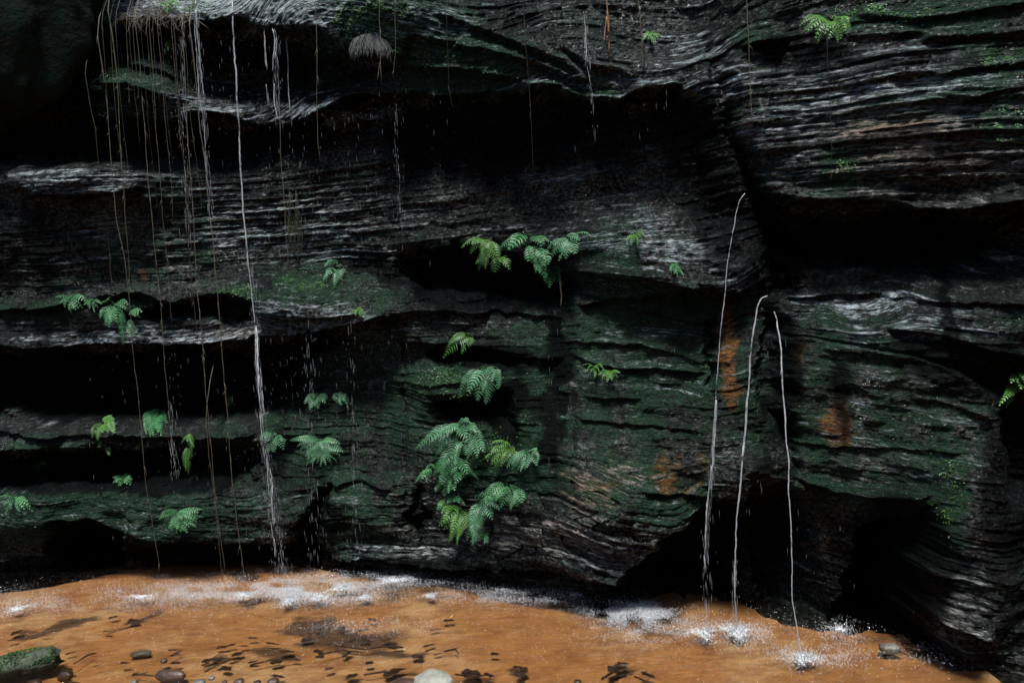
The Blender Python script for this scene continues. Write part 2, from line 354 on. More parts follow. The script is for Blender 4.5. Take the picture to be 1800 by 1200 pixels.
moss = paint([(170, 100, 90, 40, 0, .9), (190, 205, 100, 50, 0, .5), (680, 25, 90, 60, 0, .9), (760, 60, 150, 70, 15, .45), (780, 150, 90, 20, 0, .7), (250, 470, 160, 60, 0, .35),
              (420, 515, 40, 14, 0, .9), (545, 505, 70, 28, 0, .7), (120, 545, 150, 26, 0, .5), (800, 672, 70, 40, 0, .9), (700, 700, 160, 90, 0, .45), (860, 800, 150, 80, 0, .7),
              (150, 910, 300, 60, 0, .85), (620, 900, 70, 70, 0, .6), (1120, 640, 180, 150, 0, .55), (1200, 540, 130, 30, 0, .5), (1180, 880, 150, 50, 20, .7),
              (1560, 720, 230, 130, 8, .50), (1520, 880, 160, 60, 15, .55), (1665, 880, 40, 90, 0, .9), (1700, 20, 220, 26, -4, .8), (1760, 100, 80, 50, 0, .7), (1780, 220, 60, 40, 0, .7),
              (1480, 300, 40, 50, 0, .6), (1330, 60, 60, 40, 0, .4), (1100, 440, 110, 40, 0, .3), (1490, 560, 90, 30, 0, .35), (900, 690, 130, 90, 0, .3), (60, 790, 110, 22, 0, .6),
              (650, 500, 90, 50, 0, .4), (500, 800, 120, 80, 0, .3), (1760, 560, 100, 50, 0, .3), (1350, 750, 40, 90, 0, .3), (1620, 180, 200, 30, 0, .25), (520, 100, 90, 30, 0, .3), (1000, 580, 120, 60, 0, .35), (350, 400, 200, 60, 0, .2), (240, 130, 90, 60, 0, .6), (820, 105, 200, 50, 15, .5), (1080, 150, 120, 30, 0, .2)], .20)
blk_shade = paint([(930, 230, 270, 62, 0, 1.1), (400, 95, 150, 36, 5, .5), (330, 250, 300, 36, 0, .8), (850, 490, 170, 62, 0, 1.2), (200, 675, 330, 62, 0, 1.3), (200, 832, 280, 38, 0, 1.2),  # wet black streaks, and hollow shade painted into the colour
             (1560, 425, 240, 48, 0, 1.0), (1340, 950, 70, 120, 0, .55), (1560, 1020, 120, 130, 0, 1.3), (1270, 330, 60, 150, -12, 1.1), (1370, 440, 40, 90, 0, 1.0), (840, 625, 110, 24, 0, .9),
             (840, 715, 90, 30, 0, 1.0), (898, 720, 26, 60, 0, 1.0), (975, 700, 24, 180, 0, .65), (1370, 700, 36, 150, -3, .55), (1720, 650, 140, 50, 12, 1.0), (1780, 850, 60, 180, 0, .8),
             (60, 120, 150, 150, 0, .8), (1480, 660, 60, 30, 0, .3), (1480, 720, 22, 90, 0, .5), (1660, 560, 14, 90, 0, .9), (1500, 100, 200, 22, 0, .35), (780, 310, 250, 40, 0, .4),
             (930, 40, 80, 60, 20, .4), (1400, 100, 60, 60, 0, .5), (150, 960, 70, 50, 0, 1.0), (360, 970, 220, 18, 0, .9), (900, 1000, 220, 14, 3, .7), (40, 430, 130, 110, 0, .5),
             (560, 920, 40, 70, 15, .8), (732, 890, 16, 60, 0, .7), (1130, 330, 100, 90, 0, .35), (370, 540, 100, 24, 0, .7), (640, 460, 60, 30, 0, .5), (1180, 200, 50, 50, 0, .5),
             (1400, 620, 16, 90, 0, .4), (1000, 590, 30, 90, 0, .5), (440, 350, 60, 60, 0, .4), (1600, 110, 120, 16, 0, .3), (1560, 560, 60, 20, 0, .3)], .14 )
orng = paint([(1276, 565, 15, 50, 0, 1.1), (1284, 655, 15, 66, -3, 1.2), (1478, 750, 22, 46, 0, 1.1), (1460, 740, 30, 40, 0, .4), (1405, 620, 10, 40, 0, .7), (1310, 235, 22, 50, 0, .5), (1195, 820, 50, 45, 0, .5),
              (1258, 330, 24, 30, 0, .5), (1468, 900, 22, 26, 0, .55), (160, 355, 10, 36, 0, .8), (255, 485, 14, 14, 0, .7), (1060, 850, 40, 24, 0, .35), (225, 400, 20, 50, 0, .3), (1190, 860, 40, 20, 0, .4)], .0, sh=.5)
pink = paint([(1620, 290, 190, 90, 0, .9), (1560, 230, 140, 50, 0, .5), (1060, 845, 80, 50, 0, 1.0), (210, 420, 60, 60, 0, .8), (700, 890, 60, 70, 0, .6), (1060, 930, 120, 60, 0, .5), (1690, 1080, 60, 90, 0, .5),
              (430, 585, 90, 16, 0, .5), (640, 350, 160, 50, 0, .3), (330, 460, 90, 50, 0, .4), (890, 620, 60, 40, 0, .1), (1200, 840, 80, 60, 0, .4), (680, 780, 60, 60, 0, .4), (1010, 680, 40, 30, 0, .5), (860, 950, 150, 60, 0, .5), (1500, 820, 90, 60, 0, .5), (950, 860, 80, 60, 0, .5), (1150, 780, 90, 40, 0, .4)], .0)
n1 = fbm(GX * 4, GZ * 9, 4, 301); n2 = fbm(GX * 22, GZ * 40, 3, 307); n3 = fbm(GX * 3.2, GZ * .7, 3, 311); sp = vn(GX * 90, GZ * 120, 401)
streak = fbm(GX * 9 + .3 * n1, GZ * .8, 3, 333)
colS = vn(np.floor(S / .035) * 3.1, GX * 1.2, 411)
colT = vn(np.floor((S + .006 * wob3) / .016) * 2.7, GX * 2.6, 417)
pale = np.where(pale > 0, 1, 0) * sst(.30, .95, pale * 1.05 + .50 * n2 + .30 * colS + .40 * colT + .35 * n1 + .15 * sp - .08)
moss = sst(.22, .80, moss * (1 + .7 * streak) + .35 * n1 + .40 * n2 + .15 * wob1)
blk_shade = sst(.30, .75, blk_shade + .22 * n3 + .25 * streak + .10 * n2)
orng = sst(.22, 1.05, orng * (1 + .9 * streak + .5 * n2) + .25 * n2 * (orng > .1))
pink = np.clip(pink * (1 + .6 * n1), 0, 1)

# ------------------------------------------------------------------ cliff material
mt, t, p = new_mat('wet_sandstone')
aA = nd(t, 'ShaderNodeVertexColor', layer_name='cover_shade'); aB = nd(t, 'ShaderNodeVertexColor', layer_name='tint')
sA = nd(t, 'ShaderNodeSeparateColor'); sB = nd(t, 'ShaderNodeSeparateColor')
t.links.new(aA.outputs[0], sA.inputs[0]); t.links.new(aB.outputs[0], sB.inputs[0])
nf = noise_node(t, 45, (1, 1, 2.2), 5, .7); nf2 = noise_node(t, 150, (1, 1, 1.5), 3, .6)
# bedding coordinate: fine streaks run along the laminae
gp = nd(t, 'ShaderNodeNewGeometry'); sx_ = nd(t, 'ShaderNodeSeparateXYZ'); t.links.new(gp.outputs['Position'], sx_.inputs[0])
def bed_noise(kx, ks, detail, rough):
    cx_ = nd(t, 'ShaderNodeCombineXYZ'); t.links.new(mth(t, 'MULTIPLY', sx_.outputs[0], kx), cx_.inputs[0]); t.links.new(mth(t, 'MULTIPLY', sB.outputs[2], ks * 8), cx_.inputs[1])
    t.links.new(mth(t, 'MULTIPLY', sx_.outputs[1], kx), cx_.inputs[2])
    n_ = nd(t, 'ShaderNodeTexNoise'); n_.inputs['Scale'].default_value = 1; n_.inputs['Detail'].default_value = detail; n_.inputs['Roughness'].default_value = rough
    t.links.new(cx_.outputs[0], n_.inputs['Vector']); return n_.outputs['Fac']
bn1 = bed_noise(8, 66, 5, .66); bn2 = bed_noise(26, 170, 3, .62)
lines = mth(t, 'ADD', mth(t, 'MULTIPLY', bn1, .6), mth(t, 'MULTIPLY', bn2, .4))
stone = mixc(t, ramp(t, nf, .35, .68), (.005, .007, .0065), (.022, .026, .024))
pl = mixc(t, ramp(t, nf2, .3, .7), (.24, .29, .30), (.70, .79, .82))
pkc = mixc(t, ramp(t, nf2, .3, .7), (.20, .135, .09), (.52, .39, .30))
pl = mixc(t, sB.outputs[1], pl, pkc)
rgn = ramp(t, noise_node(t, 1.1, (1, 1, 1.6), 3, .55), .40, .62)
stone = mixc(t, mth(t, 'MULTIPLY', ramp(t, lines, .555, .63), rgn), stone, (.125, .165, .142))
c = mixc(t, mth(t, 'MULTIPLY', sA.outputs[0], ramp(t, lines, .45, .56), True), stone, pl)
mg = mixc(t, ramp(t, nf, .35, .7), (.007, .021, .013), (.030, .076, .040))
c = mixc(t, mth(t, 'MULTIPLY', sA.outputs[1], ramp(t, lines, .62, .48), True), c, mg)
og = mixc(t, ramp(t, nf, .35, .7), (.06, .026, .011), (.36, .145, .045)); c = mixc(t, mth(t, 'MULTIPLY', sB.outputs[0], ramp(t, lines, .62, .48), True), c, og)
c = mixc(t, mth(t, 'MULTIPLY', sA.outputs[2], .93), c, (.0035, .004, .0045))  # near-black darkens the streaks and the painted hollow shade
t.links.new(c, p.inputs['Base Color'])
rg = ramp(t, noise_node(t, 9, (1, 1, .5), 3), .35, .65)
rr = nd(t, 'ShaderNodeMapRange'); rr.inputs[3].default_value = .09; rr.inputs[4].default_value = .28; t.links.new(rg, rr.inputs[0])
t.links.new(mth(t, 'ADD', rr.outputs[0], mth(t, 'MULTIPLY', sA.outputs[1], .20), True), p.inputs['Roughness'])
wet = mth(t, 'MULTIPLY', ramp(t, noise_node(t, 34, (1, 1, 1.4), 4, .7), .44, .60), mth(t, 'SUBTRACT', 1.0, mth(t, 'MULTIPLY', sA.outputs[1], .75)), True)
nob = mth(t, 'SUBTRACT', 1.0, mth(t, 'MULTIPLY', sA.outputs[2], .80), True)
t.links.new(mth(t, 'ADD', mth(t, 'MULTIPLY', mth(t, 'MULTIPLY', wet, nob), mth(t, 'ADD', mth(t, 'MULTIPLY', rgn, .6), .3)), .02), p.inputs['Specular IOR Level'])
hb_ = mth(t, 'ADD', mth(t, 'MULTIPLY', noise_node(t, 90, (1, 1, 2.2), 4, .7), .24), mth(t, 'MULTIPLY', lines, 1.7))
bump(t, p, hb_, 1.0, .020)
M_ROCK = mt

V = np.stack([GX, YS, GZ], -1).reshape(-1, 3)
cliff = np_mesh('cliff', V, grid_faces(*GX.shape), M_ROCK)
one = np.ones(V.shape[0])
set_attr(cliff, 'cover_shade', np.stack([pale.ravel(), moss.ravel(), blk_shade.ravel(), one], 1))
set_attr(cliff, 'tint', np.stack([orng.ravel(), pink.ravel(), (S / 8 + .5).ravel(), one], 1))
tag(cliff, 'dark wet layered sandstone cliff with ledges and hollows behind the stream', kind='structure')

def surf_y(X, Z):
    i = np.clip(np.searchsorted(XS, X) - 1, 0, len(XS) - 2); k = np.clip(np.searchsorted(ZS, Z) - 1, 0, len(ZS) - 2)
    return YS[k, i]

def hit(px, py):
    r = ray(px, py); s = np.linspace(2.0, 11.0, 2400); Q = CAM[None] + r[None] * s[:, None]
    ys = surf_y(Q[:, 0], Q[:, 2]); k = np.argmax(Q[:, 1] >= ys)
    return Q[k]

# ------------------------------------------------------------------ stream bed
bx = axis(-12, -5.2, 4.6, 10, .3, .022, .022); by = axis(-22, -3.6, 1.6, 3.5, .4, .02, .02)
BX, BY = np.meshgrid(bx, by); BZ0 = np.zeros_like(BX) - .07
QX, QY = project(BX, np.maximum(BY, -6.0), BZ0)
b1 = fbm(BX * 1.3, BY * 2.2, 4, 501); b2 = fbm(BX * 7, BY * 12, 3, 511)
# edge of the orange sand against the dark channel under the cliff
sx = [-600, 0, 100, 220, 330, 480, 620, 760, 900, 1010, 1085, 1110, 1180, 1280, 1340, 1450, 1560, 1640, 1720, 1800, 2200]
sy = [1060, 1034, 1020, 996, 976, 980, 998, 1017, 1034, 1050, 1068, 1048, 1030, 1040, 1066, 1080, 1086, 1110, 1158, 1215, 1500]
edge_y = np.interp(QX, sx, sy) + 6 * b1 + 3 * b2
sd_ = QY - edge_y
front = BY < -4.2
sand = np.where(front, 1.0, sst(-5, 9, sd_))
BZ = -.075 + .022 * b1 + .006 * b2 - .16 * (1 - sand)
BZ += .030 * sst(-1.3, -2.6, BY) * sst(2.0, -4.0, BX) + .42 * sst(-3.3, -5.4, BY)      # the near bank rises to dry sand
BZ += .0015 * np.sin(BY * 40 + 9 * b1 + BX * 4) * sand
dk = np.zeros_like(BX)
for cx, cy, rx, ry, an, v in [(240, 1092, 60, 6, -22, .9), (100, 1103, 70, 8, -20, 1.0), (45, 1115, 30, 6, -15, .8), (150, 1090, 30, 7, -15, .6), (540, 1098, 60, 14, -8, 1.0), (600, 1118, 70, 14, 8, .7), (430, 1012, 34, 10, 0, 1.0),
                              (450, 1060, 30, 6, -20, .8), (560, 1130, 60, 14, 0, .6), (680, 1120, 60, 14, 5, .6), (920, 1055, 70, 8, 8, 1.0), (1050, 1070, 110, 12, 8, .9), (1120, 1100, 100, 16, 8, .6), (700, 1040, 130, 26, 4, .5), (740, 1010, 160, 18, 4, .6),
                              (250, 998, 60, 8, -8, .5), (380, 990, 120, 10, 0, .4), (1470, 1090, 50, 16, 0, .9), (1560, 1130, 70, 16, 15, .5), (1270, 1130, 90, 10, 0, .4), (460, 1140, 40, 10, 0, .6), (640, 1150, 80, 14, 5, .5), (520, 1160, 60, 8, 0, .35),
                              (800, 1110, 40, 6, 0, .4), (1180, 1085, 30, 10, 0, .6), (60, 1010, 120, 12, 2, .6), (1700, 1190, 90, 24, 20, .5), (860, 1040, 40, 10, 0, .4), (385, 1165, 34, 8, -20, .9), (492, 1150, 40, 8, 0, .6), (640, 1128, 50, 7, 5, .9), (560, 1108, 50, 7, 0, .7), (1098, 1180, 24, 6, -30, 1.0), (705, 1184, 40, 6, 0, .9), (845, 1190, 30, 6, 0, .9), (912, 1182, 14, 8, 0, 1.0), (690, 1148, 40, 7, 10, .6), (740, 1150, 24, 6, 0, .7), (620, 1192, 24, 6, 0, .8), (1520, 1094, 60, 9, 5, .7)]:
    dk += v * gauss(QX + 14 * b2, QY + 5 * b2, cx, cy, rx, ry, an)
dk = sst(.25, .75, dk + .35 * b2 * (dk > .1)) * np.where(front, 0, 1)
lt = sst(-.3, .5, b1 + .4 * b2)
mt, t, p = new_mat('orange_sand')
a1 = nd(t, 'ShaderNodeVertexColor', layer_name='bed'); s1 = nd(t, 'ShaderNodeSeparateColor'); t.links.new(a1.outputs[0], s1.inputs[0])
nn = noise_node(t, 5, (1, 1.5, 1), 5, .62); ng = noise_node(t, 220, (1, 1, 1), 2)
cs = mixc(t, s1.outputs[0], (.58, .275, .095), (.74, .455, .215)); cs = mixc(t, ramp(t, nn, .42, .72), cs, (.36, .15, .055))
cs = mixc(t, mth(t, 'MULTIPLY', ramp(t, ng, .5, .75), .35), cs, (.22, .08, .03))
cs = mixc(t, mth(t, 'MULTIPLY', s1.outputs[1], .85), cs, (.040, .028, .020))
cs = mixc(t, s1.outputs[2], (.016, .016, .016), cs)
t.links.new(cs, p.inputs['Base Color']); p.inputs['Roughness'].default_value = .8; p.inputs['Specular IOR Level'].default_value = .2
bump(t, p, nn, .35, .02)
M_SAND = mt
bed = np_mesh('stream_bed', np.stack([BX, BY, BZ], -1).reshape(-1, 3), grid_faces(*BX.shape), M_SAND)
set_attr(bed, 'bed', np.stack([lt.ravel(), dk.ravel(), sand.ravel(), np.ones(BX.size)], 1))
tag(bed, 'orange sand bed of the stream', kind='structure')

# ------------------------------------------------------------------ water surface
wx = axis(-12, -5.4, 4.6, 10, .3, .02, .02); wy = axis(-9, -3.0, 1.2, 3.4, .3, .018, .018)
WX, WY = np.meshgrid(wx, wy)
WZ = .0045 * fbm(WX * 3, WY * 7, 4, 601) + .003 * fbm(WX * 11, WY * 30, 2, 611)
SPL = [(430, 1046, 36, 10, .9), (507, 1056, 22, 14, 1.0), (560, 1050, 30, 14, .9), (600, 1034, 34, 14, .9), (640, 1050, 26, 10, .5), (757, 1047, 16, 8, .7), (1238, 1113, 24, 15, 1.0), (1297, 1110, 32, 20, 1.2),
       (1412, 1156, 28, 14, 1.1), (1125, 1070, 36, 16, .75), (1010, 1045, 26, 10, .4), (1475, 1105, 26, 14, .15), (250, 1048, 60, 12, .2), (30, 1070, 50, 24, .14), (690, 1020, 60, 14, .4)]
for cx, cy, rx, ry, k in SPL:
    c0 = at_z(cx, cy); rr_ = np.hypot(WX - c0[0], (WY - c0[1])); WZ += .008 * k * np.sin(rr_ * 75) * np.exp(-rr_ / .20)
mt = bpy.data.materials.new('stream_water'); mt.use_nodes = True; t = mt.node_tree; t.nodes.clear()
out = t.nodes.new('ShaderNodeOutputMaterial'); mx = t.nodes.new('ShaderNodeMixShader'); tr = t.nodes.new('ShaderNodeBsdfTransparent'); gl = t.nodes.new('ShaderNodeBsdfGlossy')
fr = t.nodes.new('ShaderNodeFresnel'); fr.inputs[0].default_value = 1.33; bm = t.nodes.new('ShaderNodeBump')
tr.inputs[0].default_value = (.93, .90, .84, 1); gl.inputs['Roughness'].default_value = .03
hw = mth(t, 'ADD', noise_node(t, 9, (1, 3.4, 1), 5, .7), mth(t, 'MULTIPLY', noise_node(t, 45, (1, 3, 1), 3, .6), .5))
t.links.new(hw, bm.inputs['Height']); bm.inputs['Strength'].default_value = .8; bm.inputs['Distance'].default_value = .035
t.links.new(bm.outputs[0], fr.inputs['Normal']); t.links.new(bm.outputs[0], gl.inputs['Normal'])
t.links.new(fr.outputs[0], mx.inputs[0]); t.links.new(tr.outputs[0], mx.inputs[1]); t.links.new(gl.outputs[0], mx.inputs[2]); t.links.new(mx.outputs[0], out.inputs[0])
water = np_mesh('water', np.stack([WX, WY, WZ], -1).reshape(-1, 3), grid_faces(*WX.shape), mt)
tag(water, 'shallow clear rippled stream water over orange sand', kind='structure')

# ------------------------------------------------------------------ unseen wall added behind the camera to block frontal sky
gx = np.linspace(-16, 16, 90); gz = np.linspace(-.5, 11, 60); HX, HZ = np.meshgrid(gx, gz)
HY = -12.5 - .25 * HZ - .7 * fbm(HX * .5, HZ * .7, 4, 701)
M_BLOCKER = simple('blocker_dark', (.02, .028, .016), (.05, .05, .035), 6, .9, .8, .05)
o = np_mesh('sky_blocker', np.stack([HX[:, ::-1], HY, HZ], -1).reshape(-1, 3), grid_faces(*HX.shape), M_BLOCKER)
tag(o, 'unseen dark wall added behind the camera to block the low sky', kind='structure')

# ------------------------------------------------------------------ materials for things
def leaf_mat(name, c1, c2, trans=.25):
    mt, t, p = new_mat(name)
    n = noise_node(t, 12, (1, 1, 1), 2); oi = t.nodes.new('ShaderNodeObjectInfo')
    col_ = mixc(t, ramp(t, n, .35, .65), c1, c2); hs = t.nodes.new('ShaderNodeHueSaturation')
    t.links.new(col_, hs.inputs['Color']); mr = nd(t, 'ShaderNodeMapRange'); mr.inputs[3].default_value = .75; mr.inputs[4].default_value = 1.3
    t.links.new(oi.outputs['Random'], mr.inputs[0]); t.links.new(mr.outputs[0], hs.inputs['Value']); t.links.new(hs.outputs[0], p.inputs['Base Color'])
    p.inputs['Roughness'].default_value = .42; p.inputs['Specular IOR Level'].default_value = .5
    tl = t.nodes.new('ShaderNodeBsdfTranslucent'); t.links.new(hs.outputs[0], tl.inputs[0]); ms = t.nodes.new('ShaderNodeMixShader'); ms.inputs[0].default_value = trans
    o_ = [n_ for n_ in t.nodes if n_.type == 'OUTPUT_MATERIAL'][0]
    t.links.new(p.outputs[0], ms.inputs[1]); t.links.new(tl.outputs[0], ms.inputs[2]); t.links.new(ms.outputs[0], o_.inputs[0]); return mt
M_FERN = leaf_mat('fern_green', (.05, .21, .07), (.12, .36, .14)); M_FERN2 = leaf_mat('fern_bright', (.09, .26, .04), (.14, .34, .07))
M_FERNB = leaf_mat('fern_blue', (.065, .23, .10), (.16, .38, .19)); M_MOSS = leaf_mat('moss_leaf', (.010, .032, .012), (.032, .08, .028), .2); M_CREEP = leaf_mat('creeper_leaf', (.03, .10, .02), (.09, .22, .05), .2)
M_STEM = simple('fern_stem', (.08, .06, .03), (.05, .07, .03), 40)
M_ROOT = simple('root_fibre', (.08, .068, .046), (.16, .135, .09), 60, .6); M_ROOTD = simple('root_dark', (.02, .016, .012), (.05, .04, .03), 60, .5)
M_ROOTG = simple('root_green', (.06, .08, .03), (.12, .13, .06), 60, .6); M_ROOTR = simple('root_red', (.28, .11, .05), (.38, .18, .09), 60, .6)
M_LOG = simple('mossy_bark', (.03, .035, .022), (.09, .12, .07), 22, .7, .8, .01)
M_STONE = simple('river_stone', (.10, .09, .07), (.22, .21, .17), 14, .45, .5, .006); M_STONEP = simple('pale_stone', (.26, .26, .21), (.42, .42, .36), 16, .6, .5, .005)
M_STONEB = simple('brown_stone', (.05, .03, .02), (.13, .08, .06), 14, .35, .5, .006); M_DEAD = simple('sodden_leaf', (.012, .009, .006), (.06, .03, .015), 20, .35, .4, .003)
M_TWIG = simple('sodden_twig', (.03, .016, .009), (.08, .035, .018), 30, .5)
mt = bpy.data.materials.new('white_water'); mt.use_nodes = True; t = mt.node_tree; p = t.nodes['Principled BSDF']
p.inputs['Base Color'].default_value = (.93, .96, .98, 1); p.inputs['Roughness'].default_value = .2; p.inputs['Specular IOR Level'].default_value = .6
tr = t.nodes.new('ShaderNodeBsdfTransparent'); tl = t.nodes.new('ShaderNodeBsdfTranslucent'); tl.inputs[0].default_value = (.94, .97, .99, 1)
m1 = t.nodes.new('ShaderNodeMixShader'); m1.inputs[0].default_value = .5; m2 = t.nodes.new('ShaderNodeMixShader')
n = noise_node(t, 30, (1, 1, .22), 4, .7); t.links.new(mth(t, 'MULTIPLY', ramp(t, n, .36, .50), .95, True), m2.inputs[0])
o_ = [n_ for n_ in t.nodes if n_.type == 'OUTPUT_MATERIAL'][0]
t.links.new(p.outputs[0], m1.inputs[1]); t.links.new(tl.outputs[0], m1.inputs[2]); t.links.new(tr.outputs[0], m2.inputs[1]); t.links.new(m1.outputs[0], m2.inputs[2]); t.links.new(m2.outputs[0], o_.inputs[0])
M_JET = mt
mt, t, p = new_mat('spray'); p.inputs['Base Color'].default_value = (.90, .93, .96, 1); p.inputs['Roughness'].default_value = .15; p.inputs['Specular IOR Level'].default_value = .7
tr = t.nodes.new('ShaderNodeBsdfTransparent'); tl = t.nodes.new('ShaderNodeBsdfTranslucent'); tl.inputs[0].default_value = (.92, .95, .98, 1)
m1 = t.nodes.new('ShaderNodeMixShader'); m1.inputs[0].default_value = .5; m2 = t.nodes.new('ShaderNodeMixShader'); m2.inputs[0].default_value = .45
o_ = [n_ for n_ in t.nodes if n_.type == 'OUTPUT_MATERIAL'][0]
t.links.new(p.outputs[0], m1.inputs[1]); t.links.new(tl.outputs[0], m1.inputs[2]); t.links.new(m1.outputs[0], m2.inputs[1]); t.links.new(tr.outputs[0], m2.inputs[2]); t.links.new(m2.outputs[0], o_.inputs[0])
M_SPRAY = mt

# ------------------------------------------------------------------ ferns
def frond_mesh(mb, stem, B, T, width, nrm, sag, npin, rs, curl=.5):
    """one drooping pinnate frond from B to T"""
    B = np.array(B, float); T = np.array(T, float); L = np.linalg.norm(T - B) + 1e-6
    Cc = (B + T) / 2 + sag
    ts = np.linspace(0, 1, 9); pts = [(1 - a) ** 2 * B + 2 * a * (1 - a) * Cc + a * a * T for a in ts]
    mb.tube(pts, [max(.0016, .0028 * (1 - .7 * a)) for a in ts], 3)
    for i in range(npin):
        a = .10 + .89 * (i + .5) / npin
        pt = (1 - a) ** 2 * B + 2 * a * (1 - a) * Cc + a * a * T
        tg = 2 * (1 - a) * (Cc - B) + 2 * a * (T - Cc); tg /= np.linalg.norm(tg) + 1e-9
        sd0 = np.cross(tg, nrm); sd0 /= np.linalg.norm(sd0) + 1e-9; nn_ = np.cross(sd0, tg)
        shape = min(1, (a / .28)) ** .6 * (1 - a ** 2.2) ** .9 + .06
        wl = width * 1.05 * shape * rs.uniform(.85, 1.12); bw = L / npin * .16
        for sgn in (-1, 1):
            if rs.random() < .04: continue
            fwd = .40 + .25 * a + rs.uniform(-.08, .08)
            d0 = sd0 * sgn + tg * fwd; d0 /= np.linalg.norm(d0)
            prev = []; vs = []
            for k, (q, wd) in enumerate(((0, .55), (.35, 1.0), (.7, .75), (1.0, .05))):
                pc = pt + d0 * wl * q + (np.array([0, 0, -1.0]) * .42 + tg * .22) * wl * q * q * curl + nn_ * wl * .10 * math.sin(q * 3.1)
                hw = tg * bw * wd
                vs += [pc - hw + nn_ * bw * .25, pc + hw - nn_ * bw * .25]
            mb.add(vs, [(0, 1, 3, 2), (2, 3, 5, 4), (4, 5, 7, 6)])

def fern(label, fronds, mat=None, group='ferns rooted on the cliff face', name='fern', root=None, out=.16, den=1.0, extra=.75):
    rs = random.Random(int(fronds[0][0] * 13 + fronds[0][1])); mat = mat or M_FERN
    bx_, by_ = root if root else (sum(f[0] for f in fronds) / len(fronds), min(f[1] for f in fronds))
    base = hit(bx_, by_)
    e = empty(name, tuple(base), label, 'fern', group)
    rb = MB()
    for k in range(6):
        a = rs.uniform(0, 6.28); q = base + np.array([math.cos(a) * .02, -.02, math.sin(a) * .015])
        rb.tube([base + np.array([0, .03, 0]) + (q - base) * .3, q, q + np.array([rs.uniform(-.01, .01), -.015, -.03])], [.007, .005, .002], 4)
    rb.build('rootstock', M_STEM, e, origin=base)
    allf = list(fronds)
    for f in fronds:
        if rs.random() < extra: allf.append((f[0] + rs.uniform(-6, 6), f[1] + rs.uniform(-4, 5), f[2] + rs.uniform(-13, 13), f[3] + rs.uniform(-9, 9), f[4] * rs.uniform(.7, 1.0)))
    if extra > .7 and len(fronds) > 5 and fronds[0][4] > 10:
        for f in fronds[::2]: allf.append((f[0] + rs.uniform(-9, 9), f[1] + rs.uniform(-4, 8), f[2] + rs.uniform(-20, 20), f[3] + rs.uniform(-12, 12), f[4] * rs.uniform(.55, .85)))
    for f in allf:
        x1, y1, x2, y2, wpx = f[:5]
        H = hit(x1, y1); Yb = H[1] - .02
        if abs(H[1] - base[1]) > .22: Yb = base[1] - .03 - .05 * rs.random()
        B = at_y(x1, y1, Yb); dist = Yb - CAM[1]
        o2 = out * rs.uniform(.6, 1.2); T = at_y(x2, y2, min(Yb - o2, hit(x2, min(y2, 960))[1] - .05, hit((x1 + x2) / 2, (y1 + y2) / 2)[1] - .08)); Lm = np.linalg.norm(T - B)
        sag = np.array([0, -.05, .22]) * Lm * (1.0 if abs(x2 - x1) > abs(y2 - y1) * .4 else .5) + np.array([0, -.1 * Lm, 0])
        nrm = np.array([rs.uniform(-.25, .25), -.72, .66]); nrm /= np.linalg.norm(nrm)
        npin = max(6, int(math.hypot(x2 - x1, y2 - y1) / max(3.6, min(6.0, wpx * .38)) * den))
        fb = MB(); frond_mesh(fb, None, B, T, wpx * dist / F, nrm, sag, npin, rs)
        # stalk back to the root
        if np.linalg.norm(B - base) > .03:
            mid = (B + base) / 2 + np.array([0, -.03, .015]); fb.tube([base, mid, B], [.003, .0025, .002], 3)
        fb.build('frond', mat, e, origin=base)
    return e

def star(cx, cy, size, n, spread=(-150, -20), up=0.0, w=.24):
    """fronds spraying from one point; angles measured in the picture, mostly hanging"""
    rs = random.Random(int(cx * 31 + cy)); L_ = []
    for i in range(n):
        a = math.radians(spread[0] + (spread[1] - spread[0]) * (i + .5) / n + rs.uniform(-10, 10)); l = size * rs.uniform(.75, 1.15)
        L_.append((cx + rs.uniform(-3, 3), cy + rs.uniform(-3, 3), cx + l * math.cos(a), cy - l * math.sin(a) * .9, l * w))
    return L_

fern('green fern hanging left of two others over the black central hollow', [(852, 421, 826, 446, 11), (858, 420, 845, 452, 10), (866, 424, 876, 456, 12), (850, 424, 829, 430, 9), (862, 446, 838, 463, 10), (874, 450, 870, 479, 13), (880, 452, 890, 470, 10), (858, 440, 846, 466, 9)], M_FERN2, root=(862, 422))
fern('arching green fern in the middle above the black central hollow', [(926, 414, 893, 440, 14), (922, 428, 900, 438, 9), (938, 416, 952, 434, 11), (940, 418, 962, 424, 9), (932, 432, 929, 460, 12), (940, 430, 944, 464, 13), (948, 434, 957, 468, 12), (956, 446, 966, 462, 10), (946, 455, 958, 488, 12), (940, 452, 950, 480, 9), (962, 470, 966, 478, 6)], M_FERN, root=(940, 418), out=.2)
fern('blue green fern right of two others over the central hollow', [(1000, 420, 968, 448, 12), (1000, 424, 984, 454, 12), (1002, 424, 994, 455, 12), (1004, 421, 1012, 446, 12), (1000, 418, 1019, 423, 9), (996, 416, 1008, 412, 6)], M_FERNB, root=(1000, 422))
fern('small fern hanging at the right lip of the central hollow above a brown root', [(976, 470, 988, 502, 12), (975, 474, 965, 506, 11), (978, 468, 984, 480, 8), (970, 474, 962, 498, 7)], M_FERN, root=(977, 468))
fern('bright pale fern alone on the rock above the mossy boulder', [(826, 590, 778, 630, 13), (832, 592, 811, 622, 10), (820, 588, 790, 605, 8)], M_FERN2, root=(828, 592))
fern('large fern with ribbed fronds hanging right of the mossy boulder', [(848, 648, 822, 690, 17), (850, 650, 839, 704, 16), (866, 645, 876, 684, 12), (862, 660, 856, 708, 15), (858, 646, 870, 664, 10), (856, 650, 848, 690, 9)], M_FERNB, root=(856, 648), out=.2)
